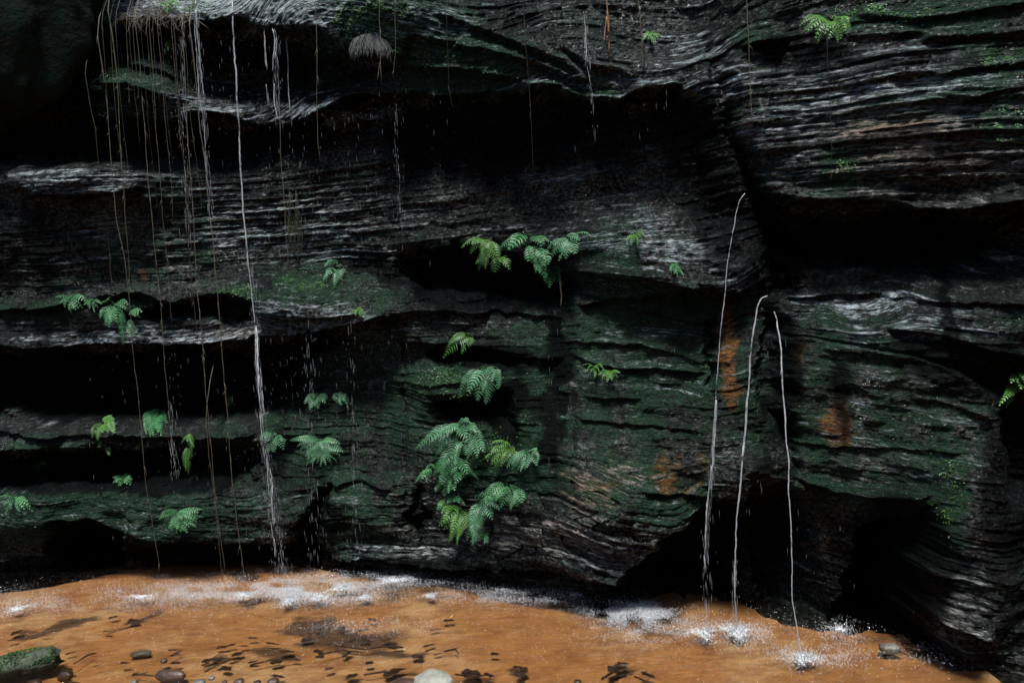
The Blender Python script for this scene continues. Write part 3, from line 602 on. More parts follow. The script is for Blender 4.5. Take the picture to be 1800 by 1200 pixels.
fern('largest fern, long frond reaching left, above the lower fern cluster', [(802, 748, 737, 788, 17), (812, 746, 770, 764, 11), (806, 750, 822, 776, 14), (790, 762, 772, 800, 12), (806, 770, 790, 808, 13), (828, 752, 852, 790, 13), (838, 770, 838, 802, 12), (836, 772, 853, 796, 10), (826, 770, 818, 800, 9), (822, 748, 838, 760, 9), (812, 742, 824, 738, 6)], M_FERNB, root=(812, 748), out=.22)
fern('fern with crowded fronds directly below the long reaching frond', [(798, 786, 772, 830, 15), (790, 800, 762, 836, 12), (796, 800, 784, 848, 14), (806, 800, 802, 842, 12), (808, 808, 822, 834, 13), (812, 828, 800, 850, 9), (758, 826, 742, 842, 9), (764, 816, 748, 830, 8), (788, 830, 776, 852, 10), (792, 842, 800, 862, 8)], M_FERN, root=(796, 786), out=.2)
fern('bright leafy fern beside the crowded cluster, towards the wet black streak', [(894, 784, 862, 800, 11), (896, 788, 864, 816, 12), (900, 786, 880, 820, 11), (904, 786, 906, 812, 10), (898, 780, 876, 786, 8), (890, 796, 868, 808, 9)], M_FERN2, root=(898, 786))
fern('grey green fern touching the wet black streak on the right', [(922, 796, 890, 822, 11), (926, 796, 910, 826, 10), (930, 794, 926, 822, 10), (934, 792, 944, 818, 10), (932, 792, 942, 798, 8), (926, 794, 902, 812, 8)], M_FERNB, root=(930, 794))
fern('spreading fern below the bright leafy one, three fronds fanned', [(888, 850, 853, 878, 13), (892, 852, 880, 892, 13), (896, 858, 900, 890, 11), (908, 856, 918, 884, 12), (910, 860, 908, 890, 11), (880, 856, 862, 886, 9)], M_FERN, root=(894, 852))
fern('lowest fern of the centre cluster, green, just above the stream', [(806, 892, 778, 918, 15), (808, 896, 780, 932, 14), (812, 898, 796, 942, 14), (800, 888, 776, 902, 10), (812, 896, 820, 928, 11), (790, 890, 772, 888, 8), (806, 906, 792, 950, 10)], M_FERN2, root=(808, 892), out=.2)
fern('pale fern hanging beside the lowest one of the centre cluster', [(846, 882, 826, 922, 14), (852, 882, 866, 908, 13), (850, 884, 844, 926, 13), (838, 894, 820, 950, 13), (844, 878, 868, 890, 10), (858, 876, 872, 880, 7), (834, 910, 836, 950, 10), (842, 880, 848, 864, 7)], M_FERNB, root=(848, 882), out=.2)
fern('wispy fern remnants under the crowded cluster at its left', [(800, 876, 786, 884, 7), (802, 872, 808, 884, 6), (782, 878, 768, 894, 7), (776, 852, 764, 862, 6), (788, 858, 780, 872, 7)], M_FERN, root=(796, 868))
fern('small single sprig with bare stalk at the stream end of the cluster', [(852, 938, 838, 952, 6), (854, 938, 856, 956, 6), (850, 936, 842, 944, 5)], M_FERN, root=(853, 936))
fern('bright green fern with two fronds high on the right cliff', [(1452, 36, 1418, 56, 12), (1450, 38, 1432, 70, 11), (1466, 36, 1495, 54, 12), (1468, 38, 1478, 70, 11), (1462, 38, 1456, 70, 10), (1470, 34, 1492, 40, 9), (1450, 34, 1424, 40, 9)], M_FERN2, root=(1458, 34))
fern('tiny bright tuft beside a thin ledge at the upper right of centre', star(1144, 62, 15, 5), M_FERN2)
fern('small yellow green sprig growing on the pale boulder', star(1114, 414, 17, 5, (-170, 30)), M_FERN2)
fern('small sprig in the crack below the pale boulder', star(1186, 468, 14, 5), M_FERN)
fern('small fern sprig clinging to the smooth green slab, left one', star(1044, 646, 15, 5, (-170, 20)), M_FERN2)
fern('small fern sprig clinging to the smooth green slab, right one', star(1070, 654, 18, 6, (-180, 20)), M_FERN2)
fern('pale fern on the dark rock left of the central hollow', [(596, 462, 570, 466, 7), (592, 472, 574, 486, 9), (594, 472, 592, 498, 9), (598, 474, 600, 492, 7), (590, 460, 576, 460, 6)], M_FERNB, root=(596, 466))
fern('small fern at the right end of the lit mossy shelf', star(632, 544, 18, 5, (-160, -60)), M_FERN2)
fern('fern at the left of a pair on dark rock below the mossy shelf', [(556, 694, 540, 704, 9), (558, 696, 548, 716, 10), (560, 694, 572, 708, 9), (556, 700, 560, 718, 8), (554, 692, 542, 696, 6)], M_FERNB)
fern('fern at the right of a pair on dark rock below the mossy shelf', [(598, 690, 588, 704, 8), (600, 692, 600, 712, 8), (602, 690, 606, 704, 6)], M_FERNB)
fern('whitish fern splashed by the tall left waterfall', [(478, 762, 465, 778, 9), (482, 766, 470, 796, 9), (488, 770, 480, 794, 9), (490, 768, 499, 790, 10), (476, 760, 472, 768, 6), (486, 768, 496, 774, 7)], M_FERNB)
fern('bushy grey green fern clump right of the tall left waterfall', star(562, 776, 40, 11, (-185, 5), w=.22) + star(566, 790, 30, 8, (-180, 0), w=.22), M_FERNB, root=(562, 776))
fern('green fern hanging at the left edge of the left waterfall ledge, three long fronds', [(188, 732, 204, 762, 9), (196, 734, 200, 760, 8), (184, 745, 172, 774, 9), (186, 744, 180, 760, 7), (190, 766, 192, 800, 8), (184, 752, 176, 786, 6)], M_FERN2, root=(190, 738), den=1.4)
fern('soft dark green fern clump left of a beaded hanging root', [(272, 722, 256, 754, 10), (276, 724, 270, 766, 11), (280, 728, 284, 766, 10), (286, 722, 294, 744, 8), (272, 720, 262, 734, 8), (268, 724, 258, 764, 8)], M_FERN, den=1.4)
fern('narrow fern pair hanging under the black ledge between roots', [(336, 764, 338, 792, 7), (330, 782, 327, 828, 8), (332, 764, 330, 776, 5)], M_FERN2, root=(334, 764), den=1.5)
fern('tiny fern in the darkness beside a dark hanging root', star(402, 700, 16, 4, (-130, -50)), M_FERN)
fern('tiny bright leafy tuft at far left on black rock', star(72, 812, 14, 6, (-180, 0)), M_FERN2)
fern('small broad leaved tuft above the mossy lower left rock', star(220, 838, 17, 6, (-180, 0), w=.45), M_FERN)
fern('feathery fern at the left end of the mossy lower rock', star(30, 876, 26, 8, (-190, 0)), M_FERN)
fern('feathery fern spreading over the mossy rock behind the left roots', star(312, 900, 36, 10, (-190, 10)) + star(318, 912, 26, 6, (-150, -30)), M_FERN)
fern('fern at the left of the group on the upper left shelf', star(128, 524, 27, 9, (-190, 10)), M_FERN)
fern('tiny fern between the two larger ones on the upper left shelf', star(162, 530, 16, 6, (-170, -10)), M_FERN)
fern('long hanging fern on the upper left shelf crossed by a root', [(196, 536, 176, 560, 10), (200, 536, 192, 576, 11), (206, 540, 206, 566, 11), (214, 546, 219, 598, 9), (224, 560, 232, 594, 8), (232, 548, 244, 552, 8), (196, 530, 178, 534, 8), (208, 532, 226, 536, 8), (234, 546, 238, 556, 6)], M_FERN, root=(206, 534), out=.2)
fern('bright fern at the right edge of the cliff against black rock', [(1784, 660, 1776, 674, 8), (1788, 662, 1794, 684, 9), (1778, 680, 1764, 706, 9), (1776, 678, 1772, 710, 10), (1790, 656, 1800, 668, 8), (1796, 684, 1802, 694, 7), (1784, 676, 1778, 692, 7)], M_FERN2, root=(1786, 662))
fern('small fern among hanging roots at the top left', [(302, 76, 292, 80, 5), (302, 80, 296, 90, 5), (306, 82, 308, 92, 5)], M_FERN2, root=(306, 74))
fern('bright green young leaves on the pale top ledge at the left', star(298, 10, 18, 6, (-200, 60), w=.4), M_FERN2)

# ------------------------------------------------------------------ moss cushions and creeping leaves: tiny real leaves on the ledges
nz = np.gradient(P, axis=0) / np.gradient(GZ, axis=0)      # protrusion change with height; negative means the face looks up
rngn = np.random.default_rng(5)
def leaf_patch(name, label, dens, n, size, mat, seed):
    r = np.random.default_rng(seed); inb = (PX > -40) & (PX < 1840) & (PY > -40) & (PY < 1000)
    pr = (dens * inb).ravel().astype(float); pr /= pr.sum()
    idx = r.choice(pr.size, n, p=pr); base = V[idx]
    nv = np.stack([r.normal(0, .6, n), -1 + r.normal(0, .4, n), .5 + r.normal(0, .5, n)], 1); nv /= np.linalg.norm(nv, axis=1)[:, None]
    a = np.cross(nv, r.normal(0, 1, (n, 3))); a /= np.linalg.norm(a, axis=1)[:, None]; b = np.cross(nv, a)
    s = size * r.uniform(.5, 1.4, n)[:, None]; c0 = base + nv * s * r.uniform(.1, 1.4, n)[:, None]
    vv = np.stack([c0 - a * s, c0 + b * s * .45, c0 + a * s + nv * s * .3, c0 - b * s * .45], 1).reshape(-1, 3)
    o = np_mesh(name, vv, np.arange(n * 4).reshape(-1, 4), mat, False); tag(o, label, kind='stuff'); return o
md = moss * np.clip(.25 - nz * .5, .03, 2) * (1 - blk_shade)
leaf_patch('moss', 'green moss covering the ledges and slabs of the cliff', md ** 1.3, 45000, .0050, M_MOSS, 3)
cr = 0
for cx, cy, rx, ry, an, v in [(1665, 870, 20, 80, 0, 1), (1560, 22, 70, 12, 0, 1.6), (1620, 28, 60, 12, 0, 1.5), (1770, 105, 60, 20, 0, 1.4), (1500, 300, 30, 50, 0, .6), (1790, 230, 50, 40, 0, .8), (640, 50, 60, 50, 0, .8), (780, 100, 120, 30, 15, .5), (160, 105, 50, 22, 5, 1.4), (195, 200, 24, 12, 0, 1.2), (190, 245, 40, 12, 10, 1.0), (200, 100, 30, 24, 0, 1.2), (420, 515, 30, 12, 0, 1.4),
                              (545, 500, 50, 20, 0, 1.0), (800, 675, 45, 28, 0, 1.1), (670, 30, 50, 40, 0, .9), (350, 12, 30, 12, 0, 1.2), (700, 85, 50, 20, 0, .8), (1480, 300, 20, 30, 0, .6), (860, 790, 60, 30, 0, .6), (1780, 220, 40, 26, 0, .8), (740, 165, 40, 14, 0, .9), (880, 810, 40, 20, 0, .6), (230, 360, 30, 30, 0, .5)]:
    cr = cr + v * gauss(PX + 16 * wob2, PY + 12 * wob2, cx, cy, rx, ry, an)
leaf_patch('creeping_leaves', 'small bright creeping leaves in patches on the cliff', np.clip(cr, 0, 1.2) ** 1.5 * np.clip(.2 + 1.6 * n2 + .8 * wob2, 0, 1), 7500, .0070, M_CREEP, 4)

# ------------------------------------------------------------------ hanging roots
def path3(pts, Ya, Yb, n=40, jit=.0, seed=0):
    rs = np.random.default_rng(seed); pts = np.array(pts, float); cum = np.concatenate([[0], np.cumsum(np.hypot(*np.diff(pts, axis=0).T))]); cum /= cum[-1]
    tt = np.linspace(0, 1, n); xs = np.interp(tt, cum, pts[:, 0]); ys = np.interp(tt, cum, pts[:, 1])
    if jit:
        k = np.convolve(rs.normal(0, 1, n + 6), np.ones(7) / 7, 'valid'); xs = xs + jit * k * 2.2
    return [at_y(x, y, Ya + (Yb - Ya) * a) for x, y, a in zip(xs, ys, tt)]

def front_y(pts):
    ys = []
    for x, y in zip(np.interp(np.linspace(0, 1, 30), np.linspace(0, 1, len(pts)), [p_[0] for p_ in pts]), np.interp(np.linspace(0, 1, 30), np.linspace(0, 1, len(pts)), [p_[1] for p_ in pts])):
        q = hit(x, y)
        if q[2] > .1: ys.append(q[1])
    return min(ys) if ys else -1.0

def root(label, pts, r=.0035, mat=None, fork=None, n=None, beads=0, grp='roots hanging down the cliff'):
    seed = int(pts[0][0] * 7 + pts[0][1]); rs = random.Random(seed)
    ln = sum(math.hypot(a[0] - b[0], a[1] - b[1]) for a, b in zip(pts, pts[1:])); n = max(8, int(ln / 14))
    Yv = front_y(pts) - .035; Yt = hit(max(pts[0][0], 5), max(pts[0][1], 2))[1]; P3 = path3(pts, Yv, Yv, n, 1.0, seed)
    # the top bends back to where it grows out of the rock
    if Yt > Yv: 
        g_ = min(Yt - Yv, .6); P3 = [np.array([P3[0][0] - .02, Yv + g_ + .03, P3[0][2] + g_ * 1.5]), np.array([P3[0][0] - .01, Yv + g_ * .45, P3[0][2] + g_ * .8]), np.array([P3[0][0], Yv + g_ * .1, P3[0][2] + g_ * .3])] + P3
    b = MB(); b.tube(P3, [r * (1 - .45 * i / len(P3)) * rs.uniform(.75, 1.3) for i in range(len(P3))], 4)
    for k in range(int(ln / 70)):
        i = rs.randrange(3, len(P3) - 1); q = P3[i]; d = np.array([rs.uniform(-1, 1) * .03, -.01, -rs.uniform(.02, .08)])
        b.tube([q, q + d * .6, q + d * [.9, 1, 1.6]], [r * .5, r * .4, r * .2], 3)
    for fp in (fork or []):
        b.tube(path3(fp, Yv, Yv - .02, 8, .5, seed + 3), [r * .7] * 8, 4)
    o = b.build('hanging_root', mat or M_ROOT, origin=P3[0]); tag(o, label, 'root', grp); return o

root('thin root left of all others, ending on the upper left ledge', [(150, 130), (160, 190), (168, 225), (173, 300)], .0025, M_ROOTG)
root('greenish root falling from the mossy tuft down to the sand far left', [(173, 62), (182, 140), (190, 220), (198, 310), (206, 395), (218, 450), (224, 510), (234, 610), (242, 680), (250, 760), (258, 850), (268, 920), (276, 965), (283, 1004)], .0045, M_ROOT)
root('leafy green root beside the left end of the top ledge', [(192, 20), (199, 70), (206, 150), (210, 240), (215, 320), (220, 400), (226, 450), (228, 520)], .005, M_ROOTG)
root('short green thread in front of the upper left moss', [(180, 45), (184, 120), (188, 190)], .0022, M_ROOTG)
root('brown root reaching below the shelf to the soft dark fern', [(236, 42), (246, 120), (252, 190), (258, 270), (266, 370), (274, 450), (282, 540), (289, 640), (296, 720), (303, 790), (312, 850)], .0045, M_ROOT)
root('fine root ending on the lit rock above the shelf', [(262, 44), (268, 110), (275, 220), (283, 320), (288, 400), (297, 500), (303, 570)], .003, M_ROOT)
root('fine pale root right of the twisted pair', [(277, 42), (284, 130), (293, 230), (301, 320), (306, 395)], .003, M_ROOT)
root('twisted bundle root nearest the beaded trickle at the top', [(306, 42), (312, 110), (318, 200), (326, 300), (330, 390), (336, 480), (343, 560), (346, 602)], .006, M_ROOTD)
root('dark root silhouetted against the lit rock, left of two', [(322, 42), (326, 130), (331, 260), (340, 400), (344, 480), (352, 560), (360, 650), (366, 730), (374, 830), (382, 900), (390, 965), (397, 1010)], .005, M_ROOT)
root('dark root silhouetted against the lit rock, right of two', [(333, 45), (345, 150), (352, 230), (362, 300), (368, 370), (376, 430), (381, 500), (388, 590), (396, 680), (402, 760), (410, 860), (420, 940), (428, 1000), (433, 1030)], .0055, M_ROOT)
root('reddish root thread falling to the sand between two longer ones', [(362, 740), (368, 800), (378, 880), (386, 950), (393, 1022)], .003, M_ROOT)
root('short broken root hanging under the top ledge', [(222, 50), (226, 110), (229, 190)], .0025, M_ROOT)
root('curling root that bends sideways on the lit rock', [(186, 380), (190, 430), (193, 480), (198, 500), (212, 507), (222, 508)], .003, M_ROOT)
root('straight root right of the tall left waterfall', [(487, 60), (491, 180), (494, 280), (499, 350), (503, 420), (507, 470)], .0045, M_ROOT)
root('thin root below the brown root mat at upper left of centre', [(554, 10), (557, 110), (558, 200), (561, 265), (563, 285)], .0035, M_ROOT)
root('forked root hanging over the pale rock at the top', [(666, 0), (668, 60), (667, 110), (671, 150)], .004, M_ROOT, [[(667, 110), (664, 140)]])
root('thin root just right of the forked one at the top', [(692, 0), (694, 60), (695, 90), (691, 140)], .003, M_ROOT)
root('faint root crossing the slanting mossy ledges', [(784, 20), (786, 90), (789, 150), (796, 200)], .0025, M_ROOTD)
root('long faint root over the big black recess', [(921, -10), (925, 80), (930, 160), (934, 235), (938, 300)], .0025, M_ROOTD)
root('reddish brown forked root at the top right of centre', [(1063, -10), (1067, 30), (1070, 70), (1070, 100)], .007, M_ROOTR, [[(1066, 30), (1063, 76)], [(1067, 20), (1072, 60)]])
root('slender pale root beside the reddish one', [(1121, -10), (1125, 40), (1128, 90), (1131, 125)], .005, M_ROOT)
root('very long thin root beside the dark fissure', [(1311, -10), (1315, 60), (1318, 150), (1321, 215)], .0035, M_ROOT)
root('faint thread hanging below the bright high fern', [(1453, 70), (1458, 150), (1461, 230), (1462, 320)], .002, M_ROOTD)
root('brown root hanging from the small fern at the hollow lip', [(985, 498), (987, 520), (986, 540)], .008, M_ROOT)
rs = random.Random(44)
for k in range(17):
    x0_ = 168 + k * 11 + rs.uniform(-4, 4); y0_ = 44 + rs.uniform(-4, 8); y1_ = y0_ + rs.choice((90, 160, 260, 330, 430)) * rs.uniform(.8, 1.1)
    root('fine root thread, one of the many between the longer roots at the upper left', [(x0_, y0_), (x0_ + (y1_ - y0_) * .04, (y0_ + y1_) / 2), (x0_ + (y1_ - y0_) * .095, y1_)], rs.uniform(.0012, .0026), [M_ROOT, M_ROOTD, M_ROOTG][k % 3], grp='fine root threads at the upper left')
# tangled mat of roots along the top left ledge
b = MB(); rs = random.Random(3)
for k in range(150):
    x = rs.uniform(205, 350); y = 30 + 6 * math.sin(x * .04) + rs.uniform(-12, 8); q = hit(x, y); q[1] -= .02
    pts = [q]; d = np.array([rs.uniform(-1, 1), -.2, rs.uniform(-.5, .3)])
    for j in range(4): d = d + np.array([rs.uniform(-.5, .5), rs.uniform(-.2, .1), rs.uniform(-.6, .2)]); pts.append(pts[-1] + d * .035)
    b.tube(pts, [.004, .0035, .003, .0025, .0015], 3)
o = b.build('root_mat', M_ROOT); tag(o, 'tangled mat of brown roots along the top left ledge', kind='stuff')
# mossy root curtain
b = MB()
for k in range(34):
    x = 513 + rs.gauss(0, 6); q0 = hit(x, 345); e_ = 485 - rs.uniform(0, 1) ** .6 * 120
    ys_ = 335 + rs.uniform(0, 70); e_ = max(e_, ys_ + 30); b.tube(path3([(x, ys_), (x + rs.uniform(-3, 6), (ys_ + e_) / 2), (x + rs.uniform(-4, 9), e_)], q0[1] - .06 - .04 * rs.random(), q0[1] - .12, 8, 1.6, k), [.0016, .002, .0018, .0016, .0015, .0013, .001, .0006], 3)
o = b.build('mossy_root_curtain', simple('olive_fibre', (.03, .04, .015), (.07, .075, .03), 60), origin=q0); tag(o, 'mossy olive curtain of fine roots right of the left waterfall', 'root mat')
b = MB()  # added pale strands; their colour draws a highlight on draped rock
for k in range(130):
    u = rs.uniform(-1, 1); x = 650 + u * 20; y0_ = 60 + 7 * u * u + rs.uniform(-2, 4); q0 = hit(x, y0_ + 2); fl = u * rs.uniform(8, 20)
    b.tube(path3([(x, y0_), (x + fl * .6, y0_ + 6), (x + fl, y0_ + 18), (x + fl * 1.15 + rs.uniform(-2, 2), y0_ + rs.uniform(24, 44))], q0[1] - .02, q0[1] - .05 - .03 * rs.random(), 8, .35, k), [.0035, .004, .0045, .004, .0035, .003, .002, .001], 3)
M_HIGHLIGHT = simple('highlight_strands', (.035, .04, .036), (.15, .155, .145), 60)
o = b.build('highlight_fan', M_HIGHLIGHT, origin=hit(650, 70)); tag(o, 'pale fan of strands drawing a rock highlight under the mossy rock at the top', 'root mat')

# ------------------------------------------------------------------ falling water
def jet(label, pts, land, r0, r1, seed, strands=2, gaps=0.0, name='water_stream', topY=None):
    rs = np.random.default_rng(seed); L3 = at_z(*land) if land else None
    Ya = (hit(max(pts[0][0], 3), max(pts[0][1], 3))[1] - .03) if topY is None else topY
    Yb = L3[1] if land else Ya - .1
    pl_ = pts + ([land] if land else []); fy = front_y(pts) - .02
    Ya = min(Ya, fy + .15) if topY is None else topY
    ln = sum(math.hypot(a[0] - b_[0], a[1] - b_[1]) for a, b_ in zip(pl_, pl_[1:])); n = int(ln / 5)
    # leaves the rock, then falls straight
    pa = np.array(pl_, float); cum = np.concatenate([[0], np.cumsum(np.hypot(*np.diff(pa, axis=0).T))]); cum /= cum[-1]
    tt = np.linspace(0, 1, n); xs = np.interp(tt, cum, pa[:, 0]); ys = np.interp(tt, cum, pa[:, 1]); Yf = min(fy, Yb)
    # falling body: constant depth after a short arc
    Yy = Ya + (Yb - Ya) * np.sqrt(tt)
    hs_ = np.array([hit(x, y)[1] for x, y in zip(xs[::4], ys[::4])]); Yy = np.minimum(Yy, np.interp(tt, tt[::4], hs_) - .03); Yy = np.minimum.accumulate(Yy)
    wv = np.convolve(rs.normal(0, 1, n + 8), np.ones(9) / 9, 'valid')
    b = MB()
    for s in range(strands):
        ph = rs.uniform(0, 6); off = rs.normal(0, .35, 1)[0]
        run = []; rad = []
        for i in range(n):
            rr2 = (r0 + (r1 - r0) * tt[i]) * (.55 + .45 * abs(math.sin(i * .21 + ph)) + .55 * rs.random() ** 2 + .25 * math.sin(i * .057 + ph * 2)) / (1 + .35 * s)
            gate = vn(np.array([i * .13 + s * 31.7]), np.array([seed * 1.7]), 9)[0]
            spread = (1.0 + 3.5 * gaps * tt[i]) * r0 * 600
            x = xs[i] + wv[i] * 2.2 + (off + .5 * math.sin(i * .12 + ph)) * spread * (.25 if gaps < .2 else 1)
            if gaps and gate < -1 + 1.6 * gaps * (.4 + tt[i]):
                if len(run) > 2: b.tube(run, [a_ * (.3 if j in (0, len(rad) - 1) else 1) for j, a_ in enumerate(rad)], 5)
                run = []; rad = []; continue
            run.append(at_y(x, ys[i], Yy[i])); rad.append(rr2)
        if len(run) > 2: b.tube(run, rad, 5)
    og = at_y(xs[0], ys[0], Yy[0])
    if gaps > 0:
        e = empty(name, tuple(og), label, 'water stream', 'streams of water falling down the cliff'); o = b.build('broken_water', M_JET, e, origin=og); o['kind'] = 'stuff'; return e
    o = b.build(name, M_JET, origin=og); return tag(o, label, 'water stream', 'streams of water falling down the cliff')

jet('tall white waterfall thread from the top, left part of the cliff', [(408, -10), (410, 40), (414, 110), (418, 190), (424, 300), (430, 390), (437, 470), (444, 530), (449, 570)], None, .0060, .0048, 1, 2, .0)
jet('lower broken part of the tall left thread, below the shelf', [(449, 572), (453, 640), (459, 710), (466, 790), (474, 850), (482, 920), (489, 962)], (497, 1056), .0042, .0028, 2, 7, .8)
jet('beaded white trickle beside the hanging roots at the top left', [(345, 0), (344, 40), (350, 90), (355, 150), (358, 200)], None, .0052, .0035, 3, 3, .5)
jet('thin continuation of the beaded trickle down the dark rock', [(358, 200), (362, 300), (368, 370), (371, 390)], None, .003, .003, 4, 1, .3)
jet('short forked trickle under the pale ledge right of the tall thread', [(480, 48), (486, 70), (484, 120), (483, 180), (488, 210)], None, .0042, .003, 5, 2, .4)
jet('second short trickle on the right of the forked one', [(462, 50), (466, 110), (472, 160), (474, 185)], None, .003, .003, 6, 2, .55)
jet('thin silver trickle ending on the second ledge', [(503, 70), (507, 120), (511, 170), (514, 200)], None, .0035, .003, 7, 1, .2)
jet('faint beaded trickle on the cliff at the top right of centre', [(1028, 20), (1029, 70), (1033, 120), (1040, 150), (1042, 190)], None, .0018, .0014, 8, 2, .6)
jet('narrow jet leaping from the dark fissure, highest on the right', [(1309, 340), (1300, 352), (1293, 375), (1287, 410), (1281, 450), (1277, 490), (1273, 530), (1267, 580), (1262, 640), (1259, 700)], None, .0032, .0022, 9, 1, .0)
jet('faint broken lower part of the highest right jet', [(1259, 702), (1256, 760), (1250, 830), (1245, 890), (1241, 950), (1242, 1000), (1243, 1035)], (1240, 1112), .0035, .0045, 10, 5, .75)
jet('bright white stream in the middle of three on the right', [(1348, 520), (1338, 524), (1331, 538), (1325, 580), (1319, 640), (1314, 700), (1309, 760), (1303, 830), (1297, 890), (1293, 940), (1292, 1000), (1291, 1050)], (1296, 1110), .0062, .0040, 11, 2, .0)
jet('slim white stream falling furthest right of three', [(1361, 548), (1366, 562), (1372, 610), (1377, 680), (1382, 760), (1387, 850), (1390, 920), (1393, 990), (1394, 1060)], (1408, 1155), 0.0044, .0030, 12, 2, .0)

# loose falling drops
b = MB(); rs = random.Random(12)
def drop(x, y, Y, l, r):
    q = at_y(x, y, Y); d = np.array([rs.uniform(-.04, .04) * l, 0, -l])
    b.add([q, q + d * .4 + [r, 0, 0], q + d * .4 + [-r * .5, -r, 0], q + d * .4 + [-r * .5, r, 0], q + d], [(0, 1, 2), (0, 2, 3), (0, 3, 1), (4, 2, 1), (4, 3, 2), (4, 1, 3)])
for (xa, xb, ya, yb, n_) in [(450, 620, 590, 960, 520), (460, 640, 200, 420, 220), (500, 720, 170, 400, 160), (330, 480, 60, 330, 130), (300, 460, 620, 960, 170), (550, 720, 540, 980, 150), (1000, 1180, 20, 260, 90), (620, 800, 100, 520, 100),
                             (1230, 1400, 540, 1040, 60), (150, 330, 620, 960, 110), (960, 1010, 540, 880, 80), (1380, 1520, 820, 1040, 20), (880, 1300, 540, 980, 60), (296, 318, 620, 830, 70), (288, 330, 60, 330, 90), (690, 700, 180, 380, 40), (510, 570, 250, 420, 60)]:
    for k in range(int(n_ * .5)):
        x = rs.uniform(xa, xb) if rs.random() < .4 else xa + (xb - xa) * (int(rs.random() * 9) + .5) / 9 + rs.gauss(0, 3)
        y = rs.uniform(ya, yb); Yq = float(Y0(at_y(x, y, 0)[0])) - rs.uniform(.35, .7)
        drop(x, y, Yq, rs.choice((.006, .012, .03, .06)), rs.uniform(.0006, .0014))
for pa, n_, w0, w1 in [([(449, 575), (459, 710), (474, 850), (492, 975), (500, 1040)], 420, 3, 16), ([(437, 420), (449, 570)], 60, 6, 10), ([(1259, 700), (1250, 830), (1242, 950), (1241, 1060)], 150, 1.5, 10), ([(345, 20), (358, 200), (372, 390)], 170, 3, 5), ([(484, 60), (488, 210)], 70, 5, 7), ([(318, 60), (330, 420)], 90, 5, 9),
                       ([(298, 700), (308, 830)], 60, 4, 6), ([(1030, 20), (1043, 230)], 22, 3, 6), ([(695, 180), (704, 400)], 30, 2, 4), ([(1292, 980), (1291, 1080)], 60, 3, 8), ([(540, 560), (552, 980)], 90, 8, 14), ([(620, 560), (628, 980)], 60, 6, 10)]:
    for k in range(n_):
        u_ = rs.random() * (len(pa) - 1); i_ = int(u_); f_ = u_ - i_; y = pa[i_][1] * (1 - f_) + pa[i_ + 1][1] * f_; x = pa[i_][0] * (1 - f_) + pa[i_ + 1][0] * f_ + rs.gauss(0, 1) * (w0 + (w1 - w0) * u_ / (len(pa) - 1)) * .6
        drop(x, y, float(Y0(at_y(x, y, 0)[0])) - rs.uniform(.5, .65), rs.choice((.02, .04, .08, .11)), rs.uniform(.0008, .0020))
o = b.build('falling_drops', M_SPRAY, smooth=False); tag(o, 'loose water drops falling in front of the cliff', kind='stuff')

# ------------------------------------------------------------------ splashes
M_FOAM = bpy.data.materials.new('foam'); M_FOAM.use_nodes = True; _p = M_FOAM.node_tree.nodes['Principled BSDF']; _p.inputs['Base Color'].default_value = (.93, .95, .97, 1); _p.inputs['Roughness'].default_value = .3
def flake(b, x, y, z, s, rs):
    a0 = rs.uniform(0, 6.283); tx, ty = rs.gauss(0, .3), rs.gauss(-.15, .3); r = [s * rs.uniform(.6, 1.2) for _ in range(5)]
    ring = [(x + r[k] * math.cos(a0 + k * 1.257), y + r[k] * 1.3 * math.sin(a0 + k * 1.257), z + s * .3 * (tx * math.cos(a0 + k * 1.257) + ty * math.sin(a0 + k * 1.257))) for k in range(5)]
    b.add(ring + [(x, y, z + s * .45)], [(k, (k + 1) % 5, 5) for k in range(5)])
def burst(b, c0, rx, ry, k, n, rs, hmax):
    for i in range(n):
        a = rs.uniform(0, 6.283); q = abs(rs.gauss(0, .36)) * (1 if rs.random() < .5 else 2.2); x = c0[0] + math.cos(a) * q * rx; y = c0[1] + math.sin(a) * q * ry
        h = hmax * rs.random() ** 2.2 * math.exp(-q * 1.4); s = rs.uniform(.0012, .0034) * (1.2 if q < .4 else .8)
        dx = math.cos(a) * rs.uniform(.1, 1.0) * .9; l = s * rs.choice((1.2, 1.5, 3, 5)); dirv = np.array([dx, math.sin(a) * .5, rs.uniform(.1, 1.2)]); dirv /= np.linalg.norm(dirv)
        ce = np.array([x, y, .004 + h]); u = np.cross(dirv, [0.2, 1, .3]); u /= np.linalg.norm(u); v_ = np.cross(dirv, u)
        b.add([ce + dirv * l, ce + u * s, ce - u * .5 * s + v_ * .87 * s, ce - u * .5 * s - v_ * .87 * s, ce - dirv * l], [(0, 1, 2), (0, 2, 3), (0, 3, 1), (4, 2, 1), (4, 3, 2), (4, 1, 3)])
SL = ['white splash at the foot of the long left roots, leftmost of the bright ones', 'round white splash where the tall left thread lands', 'white splash just right of the round one', 'upper white splash near the cliff on the left half', 'faint splash right of the left group', 'small lone splash in mid stream below the fern cluster',
      'splash left of the brightest one below the right streams', 'brightest splash, under the middle right stream', 'nearest white splash under the far right stream', 'splash at the foot of the overhanging slab beside the cave', 'faint splash left of the one by the cave', 'faint splash near the dark channel at the right', 'wide faint splash at left below the cave mouth', 'faint splash at the left frame edge', 'broken splash near the cliff foot left of centre']
